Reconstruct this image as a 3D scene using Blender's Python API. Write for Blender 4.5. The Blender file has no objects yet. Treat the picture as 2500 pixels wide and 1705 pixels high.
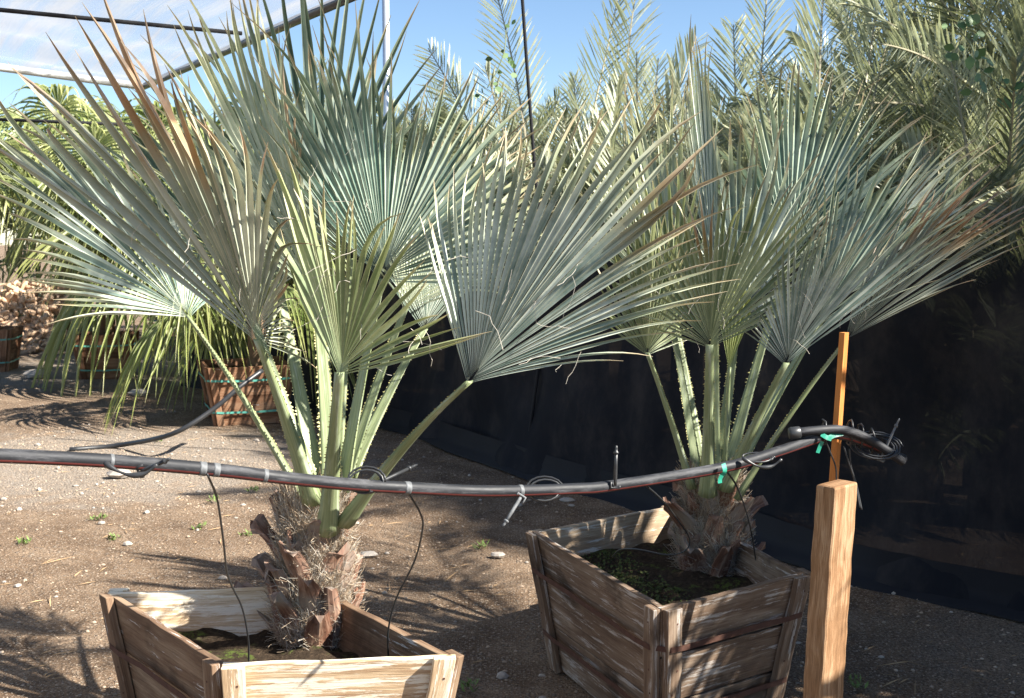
import bpy, math, random
from mathutils import Vector, Matrix, noise
random.seed(7)
V = Vector
R = math.radians
# ------------------------------------------------------------------ camera, sky, sun, exposure
F, CX, CY, H = 2800.0, 1250.0, 852.5, 1.6
P = math.atan(282 / F)
S = bpy.context.scene
col = S.collection
cam_d = bpy.data.cameras.new('camera'); cam = bpy.data.objects.new('camera', cam_d); col.objects.link(cam)
cam.location = (0, 0, H); cam.rotation_euler = (math.pi/2 - P, 0, 0)
cam_d.sensor_width = 36; cam_d.lens = 36 * F / 2500; cam_d.clip_end = 500
cam_d.dof.use_dof = True; cam_d.dof.focus_distance = 3.35; cam_d.dof.aperture_fstop = 11
S.camera = cam
SUN = V((0.94, -0.34, 0)).normalized(); EL = R(40)
sdir = V((SUN.x*math.cos(EL), SUN.y*math.cos(EL), math.sin(EL)))
w = bpy.data.worlds.new('World'); S.world = w; w.use_nodes = True
nt = w.node_tree; bg = nt.nodes['Background']
sky = nt.nodes.new('ShaderNodeTexSky'); sky.sky_type = 'NISHITA'; sky.sun_disc = False
sky.sun_elevation = EL; sky.sun_rotation = math.atan2(sdir.x, sdir.y)
sky.air_density = 0.9; sky.dust_density = 0.0; sky.ozone_density = 3.5
nt.links.new(sky.outputs[0], bg.inputs[0]); bg.inputs[1].default_value = 0.052
sl = bpy.data.lights.new('sun', 'SUN'); sl.energy = 5.0; sl.angle = R(0.55); sl.color = (1, .95, .86)
so = bpy.data.objects.new('sun', sl); col.objects.link(so)
so.rotation_euler = sdir.to_track_quat('Z', 'Y').to_euler()
S.view_settings.view_transform = 'Standard'; S.view_settings.look = 'None'
S.view_settings.exposure = 1.8; S.view_settings.gamma = 1
S.cycles.transparent_max_bounces = 24

# ------------------------------------------------------------------ pixel (2500x1705) -> world helpers
def ray(px, py):
    u, v = px-CX, py-CY
    return V((u, F*math.cos(P) - v*math.sin(P), -F*math.sin(P) - v*math.cos(P)))
def at(px, py, Y):
    d = ray(px, py); return V((0, 0, H)) + d*(Y/d.y)
def onz(px, py, z=0.0):
    d = ray(px, py); return V((0, 0, H)) + d*((z-H)/d.z)

# ------------------------------------------------------------------ mesh + object helpers
class MB:
    def __init__(s): s.v = []; s.f = []; s.uv = []
    def face(s, idx, uv=None):
        s.f.append(tuple(idx)); s.uv.extend(uv if uv else [(0, 0)]*len(idx))
    def quad(s, a, b, c, d, uv=None):
        n = len(s.v); s.v += [a, b, c, d]; s.face((n, n+1, n+2, n+3), uv)
    def tri(s, a, b, c, uv=None):
        n = len(s.v); s.v += [a, b, c]; s.face((n, n+1, n+2), uv)
    def hexa(s, c, uoff=0, voff=0):
        # c: 8 corners, bottom loop 0-3, top loop 4-7 ; uv in metres, u along edge 0-1
        n = len(s.v); s.v += [V(p) for p in c]
        L = (c[1]-c[0]).length; W = (c[3]-c[0]).length; T = (c[4]-c[0]).length
        def uvs(a, b, o): return [(uoff, voff+o), (uoff+a, voff+o), (uoff+a, voff+o+b), (uoff, voff+o+b)]
        for idx, uv in (((0,3,2,1), [(uoff,voff),(uoff,voff+W),(uoff+L,voff+W),(uoff+L,voff)]), ((4,5,6,7), uvs(L, W, .3)), ((0,1,5,4), uvs(L, T, .6)),
                        ((1,2,6,5), uvs(.05, T, .9)), ((2,3,7,6), uvs(L, T, 1.2)), ((3,0,4,7), uvs(.05, T, 1.5))):
            s.face([n+i for i in idx], uv)
    def tube(s, pts, r, k=8, cap=True, flat=1.0):
        pts = [V(p) for p in pts]; n0 = len(s.v); m = len(pts)
        rr = r if isinstance(r, (list, tuple)) else [r]*m
        prev = None; ln = 0
        for i, p in enumerate(pts):
            t = (pts[min(i+1, m-1)] - pts[max(i-1, 0)])
            t = t.normalized() if t.length > 1e-9 else V((0, 0, 1))
            if prev is None:
                a = V((0, 0, 1)) if abs(t.z) < .9 else V((1, 0, 0))
                x = t.cross(a).normalized()
            else:
                x = (prev - t*prev.dot(t)); x = x.normalized() if x.length > 1e-6 else t.orthogonal().normalized()
            prev = x; y = t.cross(x)
            for j in range(k):
                an = 2*math.pi*j/k
                s.v.append(p + (x*math.cos(an) + y*math.sin(an)*flat)*rr[i])
        for i in range(m-1):
            l2 = ln + (pts[i+1]-pts[i]).length
            for j in range(k):
                j2 = (j+1) % k; a, b = n0+i*k, n0+(i+1)*k
                s.face((a+j, a+j2, b+j2, b+j), [(ln, j/k), (ln, (j+1)/k), (l2, (j+1)/k), (l2, j/k)])
            ln = l2
        if cap:
            s.face([n0+j for j in range(k)][::-1]); s.face([n0+(m-1)*k+j for j in range(k)])
    def build(s, name, mat, parent=None, smooth=False, bevel=0, origin=None):
        me = bpy.data.meshes.new(name)
        o0 = V(origin) if origin is not None else V((0, 0, 0))
        me.from_pydata([tuple(p-o0) for p in s.v], [], s.f); 
        uvl = me.uv_layers.new(name='UVMap')
        flat = [c for uv in s.uv for c in uv]
        uvl.data.foreach_set('uv', flat)
        if smooth: me.polygons.foreach_set('use_smooth', [True]*len(me.polygons))
        me.materials.append(mat); me.update()
        o = bpy.data.objects.new(name, me); col.objects.link(o)
        if parent:
            o.parent = parent; o.location = o0 - wloc(parent)
        else: o.location = o0
        if bevel:
            b = o.modifiers.new('bevel', 'BEVEL'); b.width = bevel; b.segments = 2; b.limit_method = 'ANGLE'
        return o
def wloc(o):
    l = V(o.location)
    while o.parent: o = o.parent; l += V(o.location)
    return l
def tag(o, label=None, cat=None, group=None, kind=None):
    if label: o['label'] = label
    if cat: o['category'] = cat
    if group: o['group'] = group
    if kind: o['kind'] = kind
    return o
def empty(name, loc, label, cat, group=None):
    o = bpy.data.objects.new(name, None); col.objects.link(o); o.location = loc; o.empty_display_size = .1
    return tag(o, label, cat, group)
def spl(pts, n):
    pts = [V(p) for p in pts]; out = []; m = len(pts)-1
    for i in range(n+1):
        t = i/n*m; k = min(int(t), m-1); t -= k
        p1, p2 = pts[k], pts[k+1]; p0 = pts[k-1] if k else p1*2-p2; p3 = pts[k+2] if k+2 <= m else p2*2-p1
        out.append(0.5*((2*p1)+(p2-p0)*t+(2*p0-5*p1+4*p2-p3)*t*t+(3*p1-p0-3*p2+p3)*t**3))
    return out
rnd = random.uniform

# ------------------------------------------------------------------ materials
class Mat:
    def __init__(s, name, rough=.6, spec=.4):
        s.m = bpy.data.materials.new(name); s.m.use_nodes = True; s.t = s.m.node_tree
        s.b = s.t.nodes['Principled BSDF']; s.b.inputs['Roughness'].default_value = rough
        s.b.inputs['Specular IOR Level'].default_value = spec
        s.out = s.t.nodes['Material Output']
    def n(s, t, **k):
        x = s.t.nodes.new(t)
        for a, b in k.items(): setattr(x, a, b)
        return x
    def l(s, a, b): s.t.links.new(a, b)
    def set(s, node, **k):
        for a, b in k.items(): node.inputs[a].default_value = b
        return node
    def uv(s, scale=(1, 1, 1), obj=False):
        tc = s.n('ShaderNodeTexCoord'); mp = s.n('ShaderNodeMapping'); mp.inputs['Scale'].default_value = scale
        s.l(tc.outputs['Object' if obj else 'UV'], mp.inputs[0]); return mp.outputs[0]
    def noise(s, vec, scale, detail=4, rough=.6, dist=0):
        x = s.n('ShaderNodeTexNoise'); s.l(vec, x.inputs['Vector'])
        x.inputs['Scale'].default_value = scale; x.inputs['Detail'].default_value = detail
        x.inputs['Roughness'].default_value = rough; x.inputs['Distortion'].default_value = dist
        return x.outputs['Fac']
    def ramp(s, fac, stops, interp='LINEAR'):
        r = s.n('ShaderNodeValToRGB'); s.l(fac, r.inputs[0]); e = r.color_ramp.elements; r.color_ramp.interpolation = interp
        while len(e) < len(stops): e.new(.5)
        for i, (p, c) in enumerate(stops):
            e[i].position = p; e[i].color = tuple(c)+(1,) if len(c) == 3 else c
        return r.outputs[0]
    def mr(s, val, a, b, c=0., d=1.):
        x = s.n('ShaderNodeMapRange', interpolation_type='SMOOTHSTEP'); s.l(val, x.inputs[0])
        for i, q in enumerate((a, b, c, d)): x.inputs[i+1].default_value = q
        return x.outputs[0]
    def math(s, op, a, b=0.):
        x = s.n('ShaderNodeMath', operation=op)
        for i, q in enumerate((a, b)):
            if isinstance(q, (int, float)): x.inputs[i].default_value = q
            else: s.l(q, x.inputs[i])
        return x.outputs[0]
    def mix(s, fac, a, b, mode='MIX'):
        x = s.n('ShaderNodeMix', data_type='RGBA', blend_type=mode)
        for i, q in ((0, fac), (6, a), (7, b)):
            if isinstance(q, (int, float)): x.inputs[i].default_value = q
            elif isinstance(q, tuple): x.inputs[i].default_value = q+(1,)
            else: s.l(q, x.inputs[i])
        return x.outputs[2]
    def bump(s, h, strength=.5, dist=.01):
        x = s.n('ShaderNodeBump'); s.l(h, x.inputs['Height']); x.inputs['Strength'].default_value = strength
        x.inputs['Distance'].default_value = dist; s.l(x.outputs[0], s.b.inputs['Normal']); return x.outputs[0]
    def color(s, c):
        if isinstance(c, tuple): s.b.inputs['Base Color'].default_value = c+(1,)
        else: s.l(c, s.b.inputs['Base Color'])
def plain(name, c, rough=.5, spec=.4, metal=0, var=.25, scale=30):
    m = Mat(name, rough, spec); m.b.inputs['Metallic'].default_value = metal
    f = m.noise(m.uv(obj=True), scale)
    m.color(m.mix(f, tuple(x*(1-var) for x in c), tuple(min(1, x*(1+var)) for x in c)))
    return m.m
def leaf_mat(name, c1, c2, tip=(.42, .34, .22), tipstart=.81, orange=1.1, ocol=(.40, .19, .06), trans=.22, rough=.45, spec=.5, edge=.5):
    m = Mat(name, rough, spec)
    tc = m.n('ShaderNodeTexCoord'); sp = m.n('ShaderNodeSeparateXYZ'); m.l(tc.outputs['UV'], sp.inputs[0])
    u, v = sp.outputs[0], sp.outputs[1]
    mp = m.n('ShaderNodeMapping'); mp.inputs['Scale'].default_value = (9, 57, 1); m.l(tc.outputs['UV'], mp.inputs[0])
    nz = m.noise(mp.outputs[0], 1.0, 3)
    f = m.math('ADD', m.math('MULTIPLY', nz, .6), m.math('MULTIPLY', v, .5))
    c = m.mix(m.mr(f, .25, .8), c1, c2)
    # yellower along the way to the tip
    c = m.mix(m.mr(u, .45, 1., 0, .45), c, (c2[0]*1.25, c2[1]*1.1, c2[2]*.7))
    if orange < 1:
        fr = m.math('FRACT', m.math('MULTIPLY', v, 3.7))
        sel = m.mr(m.math('ADD', fr, m.math('MULTIPLY', nz, .15)), orange, orange+.12)
        al = m.mr(m.math('ADD', u, m.math('MULTIPLY', nz, .35)), .62, .98)
        oc = m.mix(m.mr(u, .6, .95), ocol, (.58, .44, .33))
        c = m.mix(m.math('MULTIPLY', sel, al), c, oc)
    uu = m.math('ADD', u, m.math('MULTIPLY', m.math('SUBTRACT', nz, .5), .25))
    c = m.mix(m.mr(uu, tipstart, tipstart+.12), c, tip)
    at_ = m.n('ShaderNodeAttribute'); at_.attribute_name = 'edge'
    c = m.mix(m.mr(at_.outputs['Fac'], .80, .97, 0, edge), c, (.60, .58, .38))
    m.color(c)
    tr = m.n('ShaderNodeBsdfTranslucent'); m.l(m.mix(.4, c, (.50, .55, .22)), tr.inputs[0])
    ms = m.n('ShaderNodeMixShader'); ms.inputs[0].default_value = trans
    m.l(m.b.outputs[0], ms.inputs[1]); m.l(tr.outputs[0], ms.inputs[2]); m.l(ms.outputs[0], m.out.inputs[0])
    return m.m
M = {}
M['leaf_blue'] = leaf_mat('leaf_blue', (.145, .21, .18), (.57, .62, .545), orange=.95, trans=.09, ocol=(.26, .19, .08))
M['leaf_old'] = leaf_mat('leaf_old', (.20, .235, .185), (.44, .45, .37), orange=.88, trans=.09, tipstart=.78, tip=(.36, .25, .17))
M['leaf_olive'] = leaf_mat('leaf_olive', (.14, .19, .10), (.40, .44, .26), orange=.93, trans=.24, tipstart=.82)
M['leaf_light'] = leaf_mat('leaf_light', (.34, .40, .31), (.62, .65, .50), orange=.93, edge=.7)
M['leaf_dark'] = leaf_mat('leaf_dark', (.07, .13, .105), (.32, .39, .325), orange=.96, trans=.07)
M['leaf_green'] = leaf_mat('leaf_green', (.10, .15, .035), (.28, .33, .11), tipstart=.95, trans=.3)
M['leaf_green2'] = leaf_mat('leaf_green2', (.14, .19, .06), (.38, .41, .17), tipstart=.95, trans=.32)
M['frond_grey'] = leaf_mat('frond_grey', (.21, .24, .165), (.53, .55, .42), tip=(.40, .36, .25), tipstart=.9, trans=.2, rough=.42)
M['frond_olive'] = leaf_mat('frond_olive', (.10, .13, .075), (.29, .31, .20), tip=(.36, .32, .2), tipstart=.9, trans=.22)
def petiole_mat():
    m = Mat('petiole_green', .45, .45); vec = m.uv((3, 1, 1))
    f = m.noise(m.uv((4, 26, 1)), 1., 4); g = m.noise(m.uv((6, 6, 1)), 1., 3)
    c = m.mix(m.mr(f, .3, .7), (.15, .19, .085), (.29, .33, .18)); c = m.mix(m.mr(g, .5, .75), c, (.36, .40, .31))
    sp = m.noise(m.uv((14, 9, 1)), 1., 6, .8); c = m.mix(m.mr(sp, .58, .72, 0, .7), c, (.16, .12, .06))
    m.color(c); m.bump(f, .3, .003); return m.m
M['petiole'] = petiole_mat()
M['tooth'] = plain('petiole_tooth', (.50, .46, .20), .5, var=.3, scale=60)
def wood(name, dark, mid, light, white=.0, wcol=(.55, .53, .5), rough=.8, gscale=1.0, stain=0.):
    m = Mat(name, rough, .2)
    oi = m.n('ShaderNodeObjectInfo'); tc = m.n('ShaderNodeTexCoord'); mp = m.n('ShaderNodeMapping')
    m.l(tc.outputs['UV'], mp.inputs[0]); 
    cb = m.n('ShaderNodeCombineXYZ'); m.l(m.math('MULTIPLY', oi.outputs['Random'], 37.), cb.inputs[0]); m.l(m.math('MULTIPLY', oi.outputs['Random'], 11.), cb.inputs[1])
    m.l(cb.outputs[0], mp.inputs['Location'])
    def sc(a, b):
        q = m.n('ShaderNodeMapping'); q.inputs['Scale'].default_value = (a, b, 1); m.l(mp.outputs[0], q.inputs[0]); return q.outputs[0]
    warp = m.noise(sc(2.2, 5), 1., 3, .5)
    ww = m.n('ShaderNodeCombineXYZ'); m.l(m.math('MULTIPLY', warp, .5), ww.inputs[1])
    va = m.n('ShaderNodeVectorMath', operation='ADD'); m.l(sc(1.2*gscale, 8*gscale), va.inputs[0]); m.l(ww.outputs[0], va.inputs[1])
    big = m.noise(va.outputs[0], 1.6, 5, .62, .8)
    va2 = m.n('ShaderNodeVectorMath', operation='ADD'); m.l(sc(5*gscale, 150*gscale), va2.inputs[0]); m.l(ww.outputs[0], va2.inputs[1])
    fine = m.noise(va2.outputs[0], 1., 5, .7)
    c = m.ramp(m.math('ADD', m.math('MULTIPLY', big, .62), m.math('MULTIPLY', fine, .38)), [(.32, dark), (.5, mid), (.68, light)])
    c = m.mix(m.mr(fine, .28, .45, .55, 0), c, tuple(x*.5 for x in dark))
    if white:
        pn = m.noise(sc(4, 34), 1., 8, .74); pm = m.mr(m.math('ADD', m.math('MULTIPLY', pn, .8), m.math('MULTIPLY', fine, .2)), .62-white*.14, .66-white*.14)
        c = m.mix(m.math('MULTIPLY', pm, .85), c, wcol)
    if stain:
        sn = m.noise(sc(3, 3.2), 1., 5, .6); c = m.mix(m.mr(sn, .52, .64, 0, stain), c, tuple(x*.35 for x in dark))
    m.color(c); m.bump(m.math('ADD', m.math('MULTIPLY', fine, .8), m.math('MULTIPLY', big, .6)), .7, .004); return m.m
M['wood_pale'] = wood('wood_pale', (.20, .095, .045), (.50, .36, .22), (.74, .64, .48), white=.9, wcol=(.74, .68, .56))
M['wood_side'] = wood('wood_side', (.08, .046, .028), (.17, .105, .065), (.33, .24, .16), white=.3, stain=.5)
M['wood_dark'] = wood('wood_dark', (.075, .045, .03), (.17, .115, .078), (.33, .26, .195), white=.62, wcol=(.42, .385, .35), stain=.7)
M['wood_rim'] = wood('wood_rim', (.16, .10, .06), (.32, .23, .15), (.5, .42, .32), white=.6, wcol=(.58, .55, .5))
M['wood_red'] = wood('wood_red', (.11, .045, .022), (.24, .125, .07), (.40, .26, .165), white=.1, stain=.6)
M['wood_post'] = wood('wood_post', (.11, .055, .025), (.27, .15, .075), (.52, .36, .22), white=0, gscale=2.2)
M['wood_stake'] = wood('wood_stake', (.36, .12, .03), (.50, .19, .05), (.60, .27, .09), white=0)
M['rust'] = plain('rusty_strap', (.085, .042, .03), .8, .2, var=.5, scale=50)
M['strap'] = plain('green_strap', (.09, .32, .26), .4, .5, var=.15)
M['tape'] = plain('green_tape', (.02, .24, .16), .35, .5, var=.2)
def pipe_mat(name, red=True):
    m = Mat(name, .38, .32); tc = m.n('ShaderNodeTexCoord'); sp = m.n('ShaderNodeSeparateXYZ'); m.l(tc.outputs['UV'], sp.inputs[0])
    nz = m.noise(m.uv((8, 3, 1)), 1., 6, .7); c = m.mix(m.mr(nz, .45, .8), (.014, .015, .018), (.12, .12, .128))
    if red:
        d = m.math('ABSOLUTE', m.math('SUBTRACT', sp.outputs[1], red))
        c = m.mix(m.mr(d, .026, .036, .85, 0), c, (.20, .045, .04))
    m.color(c); m.bump(nz, .2, .002); m.l(m.mr(nz, .3, .7, .5, .75), m.b.inputs['Roughness']); return m.m
M['tubing'] = plain('thin_black_tubing', (.025, .026, .028), .4, .5, var=.3)
M['grey_plastic'] = plain('worn_grey_plastic', (.12, .125, .13), .6, .3, var=.8, scale=120)
M['white_pvc'] = plain('white_pvc', (.72, .72, .7), .4, .5, var=.08)
M['galv'] = plain('galvanised_pipe', (.55, .58, .62), .35, .5, metal=.6, var=.15)
M['dark_pipe'] = plain('dark_pipe', (.05, .06, .07), .35, .5, metal=.3, var=.3)
M['cord'] = plain('black_cord', (.02, .02, .022), .8, .2)
M['fibre'] = plain('palm_fibre', (.37, .29, .205), .85, .15, var=.45, scale=18)
M['fibre_grey'] = plain('palm_fibre_grey', (.44, .40, .34), .85, .15, var=.4, scale=22)
M['fibre_dark'] = plain('palm_fibre_dark', (.17, .11, .07), .9, .1, var=.5, scale=30)
def trunk_matting():
    m = Mat('trunk_matting', .9, .1); v = m.uv((7, 7, 26), obj=True); f = m.noise(v, 6, 7, .75, 2.5)
    m.color(m.ramp(f, [(.3, (.06, .04, .028)), (.5, (.24, .17, .11)), (.7, (.44, .36, .27))])); m.bump(f, 1., .02); return m.m
M['trunk_mat'] = trunk_matting()
def boot_mat():
    m = Mat('leaf_base', .6, .3); f = m.noise(m.uv((6, 60, 1)), 1., 5, .7); g = m.noise(m.uv((5, 3, 1)), 1., 3)
    c = m.ramp(f, [(.3, (.04, .02, .015)), (.5, (.17, .08, .05)), (.68, (.40, .26, .18))])
    c = m.mix(m.mr(g, .42, .62, 0, .85), c, (.26, .22, .18)); m.color(c); m.bump(f, .6, .004); return m.m
M['boot'] = boot_mat()
M['boot_red'] = boot_mat(); 
def soil_mat():
    m = Mat('potting_soil', .95, .1); v = m.uv(obj=True); f = m.noise(v, 60, 8, .75); g = m.noise(v, 7, 3)
    c = m.ramp(f, [(.3, (.02, .014, .01)), (.55, (.06, .042, .028)), (.75, (.16, .11, .07))])
    c = m.mix(m.math('MULTIPLY', m.mr(g, .5, .62), m.mr(f, .45, .6)), c, (.10, .14, .03)); m.color(c); m.bump(f, 1., .02); return m.m
M['soil'] = soil_mat()
def ground_mat():
    m = Mat('gravel_soil', .95, .12); v = m.uv(obj=True)
    big = m.noise(v, .55, 4, .55); mid = m.noise(v, 4, 5, .6); fine = m.noise(v, 90, 6, .7)
    c = m.ramp(mid, [(.3, (.13, .082, .05)), (.5, (.225, .152, .098)), (.7, (.32, .23, .155))])
    c = m.mix(m.mr(fine, .44, .62, 0, .75), c, (.06, .042, .03))
    # pale gravel patch
    tc = m.n('ShaderNodeTexCoord'); 
    def blob(loc, sx, sy):
        mp = m.n('ShaderNodeMapping', vector_type='TEXTURE'); mp.inputs['Location'].default_value = loc; mp.inputs['Scale'].default_value = (sx, sy, 1)
        m.l(tc.outputs['Object'], mp.inputs[0]); ln = m.n('ShaderNodeVectorMath', operation='LENGTH')
        m.l(mp.outputs[0], ln.inputs[0]); return m.mr(m.math('ADD', ln.outputs['Value'], m.math('MULTIPLY', m.math('SUBTRACT', mid, .5), 1.6)), .55, 1.1, 1, 0)
    g1 = blob((-2.9, 8.0, 0), 1.9, 1.5); g2 = blob((-4.4, 13.5, 0), 2.6, 2.0); g3 = blob((2.6, 4.2, 0), 1.2, .8)
    gm = m.math('MAXIMUM', m.math('MAXIMUM', g1, g2), m.math('MULTIPLY', g3, .35))
    pale = m.mix(m.mr(fine, .4, .62), (.52, .49, .44), (.20, .175, .145)); c = m.mix(m.math('MULTIPLY', gm, .5), c, pale)
    # pebbles at three sizes
    hs = None
    for sc, lo, hi, thr, cc in ((34, .2, .34, .74, (.42, .36, .29)), (62, .28, .42, .50, (.48, .38, .28)), (115, .3, .46, .38, (.46, .38, .29))):
        vo = m.n('ShaderNodeTexVoronoi'); vo.inputs['Scale'].default_value = sc; m.l(v, vo.inputs['Vector'])
        sp = m.n('ShaderNodeSeparateColor'); m.l(vo.outputs['Color'], sp.inputs[0])
        inside = m.mr(vo.outputs['Distance'], lo, hi, 1, 0); pick = m.mr(m.math('ADD', sp.outputs[0], m.math('MULTIPLY', gm, .35)), thr, thr+.08)
        k = m.math('MULTIPLY', inside, pick)
        pc = m.mix(sp.outputs[1], cc, (cc[0]*.55, cc[1]*.5, cc[2]*.5)); c = m.mix(m.math('MULTIPLY', k, .8), c, pc)
        h = m.math('MULTIPLY', k, 30./sc); hs = h if hs is None else m.math('ADD', hs, h)
    m.color(c); m.bump(m.math('ADD', hs, m.math('MULTIPLY', fine, .7)), 1., .02); return m.m
def film_mat():
    m = Mat('plastic_film', .25, .6)
    f = m.noise(m.uv((.5, 7, 1)), 1., 6, .62, .5); g = m.noise(m.uv((.35, 1.6, 1)), 1., 3)
    m.color(m.mix(m.mr(m.math('ADD', m.math('MULTIPLY', g, .5), m.math('MULTIPLY', f, .5)), .4, .6), (.22, .21, .20), (.72, .74, .80)))
    tl = m.n('ShaderNodeBsdfTranslucent'); tl.inputs[0].default_value = (.36, .375, .41, 1)
    a = m.n('ShaderNodeMixShader'); a.inputs[0].default_value = .6; m.l(m.b.outputs[0], a.inputs[1]); m.l(tl.outputs[0], a.inputs[2])
    tr = m.n('ShaderNodeBsdfTransparent'); b = m.n('ShaderNodeMixShader')
    m.l(m.mr(f, .36, .62, .42, .9), b.inputs[0]); m.l(tr.outputs[0], b.inputs[1]); m.l(a.outputs[0], b.inputs[2]); m.l(b.outputs[0], m.out.inputs[0]); 
    m.bump(f, .3, .03); return m.m
def cloth_mat(name, opacity, colr):
    # near-opaque black below, fading upward: stands in for the shade behind the mesh
    m = Mat(name, .8, .15); v = m.uv((1, 1, 1)); f = m.noise(v, 2.2, 4, .6); m.color(m.mix(m.mr(m.noise(v, 2.6, 7, .72), .42, .7), colr, (.034, .03, .03)))
    tr = m.n('ShaderNodeBsdfTransparent'); b = m.n('ShaderNodeMixShader')
    sp = m.n('ShaderNodeSeparateXYZ'); m.l(v, sp.inputs[0]); k = m.mr(m.math('ADD', sp.outputs[1], m.math('MULTIPLY', m.math('SUBTRACT', f, .5), .35)), .70, .98, 1, .12); m.l(m.math('MULTIPLY', k, opacity), b.inputs[0]); m.l(tr.outputs[0], b.inputs[1]); m.l(m.b.outputs[0], b.inputs[2]); m.l(b.outputs[0], m.out.inputs[0]); return m.m

# ------------------------------------------------------------------ ground
def ground():
    mb = MB(); xs = [-70, -45, -30, -20, -14] + [-10+i*.2 for i in range(86)] + [8, 12, 20, 30, 45, 70]
    ys = [-20, -6] + [i*.2 for i in range(95)] + [20, 24, 32, 45, 70, 110, 180]
    n = len(ys)
    for x in xs:
        for y in ys:
            z = 0 if (abs(x) > 9 or y > 18.5 or y < 0) else .03*noise.noise(V((x*1.1, y*1.1, 0))) + .012*noise.noise(V((x*5, y*5, 3)))
            mb.v.append(V((x, y, z)))
    for i in range(len(xs)-1):
        for j in range(n-1):
            a = i*n+j; mb.face((a, a+n, a+n+1, a+1))
    tag(mb.build('ground', ground_mat(), smooth=True), kind='structure')
ground()
def stones():
    def stone(mb, c, r):
        n0 = len(mb.v); k = 6; rot = rnd(0, 6.28); sx, sy, sz = rnd(.7, 1.3), rnd(.6, 1), rnd(.45, .8)
        mb.v.append(c+V((0, 0, r*sz)))
        for (zz, rr) in ((.55, .75), (-.1, 1.), (-.6, .6)):
            for j in range(k):
                a = 6.283*j/k+rot+zz; q = rnd(.82, 1.12)
                mb.v.append(c+V((math.cos(a)*rr*r*sx*q, math.sin(a)*rr*r*sy*q, zz*r*sz)))
        for j in range(k): mb.face((n0, n0+1+j, n0+1+(j+1) % k))
        for q in range(2):
            for j in range(k): 
                a = n0+1+q*k; mb.face((a+j, a+k+j, a+k+(j+1) % k, a+(j+1) % k))
    for (nm, cnt, rr, mat) in (('gravel', 15000, (.002, .0065), plain('gravel_stone', (.36, .28, .21), .9, .15, var=.5, scale=12)),
                               ('pebbles', 330, (.007, .018), plain('pebble', (.34, .30, .26), .85, .2, var=.5, scale=5))):
        mb = MB()
        for i in range(cnt):
            Y = 3.2 + 8.5*random.random()**1.3; X = rnd(-.52, .52)*Y*1.0
            if random.random() < .35: X = rnd(-3.9, -1.2); Y = rnd(6.4, 9.4)
            r = rnd(*rr)*(.8 if random.random() < .8 else 1.5); stone(mb, V((X, Y, r*.3+.03*noise.noise(V((X*1.1, Y*1.1, 0))))), r)
        tag(mb.build(nm, mat, smooth=False), 'small pale stones scattered over the brown ground' if nm == 'gravel' else 'larger grey pebbles lying about on the soil', nm, kind='stuff')
stones()
M['weed'] = plain('weed_green', (.13, .19, .05), .6, .3, var=.4, scale=40)
weed_spots = [(240, 1270, 'in the sun left of the drip tube'), (275, 1320, 'on the brown soil, leftmost but one'), (620, 1200, 'just under the black pipe near the stems'), (605, 1310, 'left of the front palm trunk'),
              (385, 1080, 'on the pale gravel behind the pipe'), (520, 1225, 'beside the hanging drip tube'), (1175, 1340, 'on shaded ground between the two crates'), (485, 1292, 'right of the long thin shadow'), (1145, 1683, 'in the shade of the right crate'), (55, 1330, 'at the left edge of the ground'), (2085, 1675, 'at the foot of the wooden post')]
for i, (px, py, wh) in enumerate(weed_spots):
    c = onz(px, py); mb = MB()
    for q in range(26):
        a = rnd(0, 6.28); L = rnd(.015, .05); b = c + V((rnd(-.03, .03), rnd(-.045, .045), .006)); d = V((math.cos(a), math.sin(a), rnd(.3, 1.2))).normalized(); s = d.cross(V((0, 0, 1))).normalized()*rnd(.003, .007)
        mb.quad(b, b+d*L*.5+s, b+d*L, b+d*L*.5-s)
    tag(mb.build('weed', M['weed'], origin=c), 'small green weed ' + wh, 'weed', 'weeds sprouting from the gravel')

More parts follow.
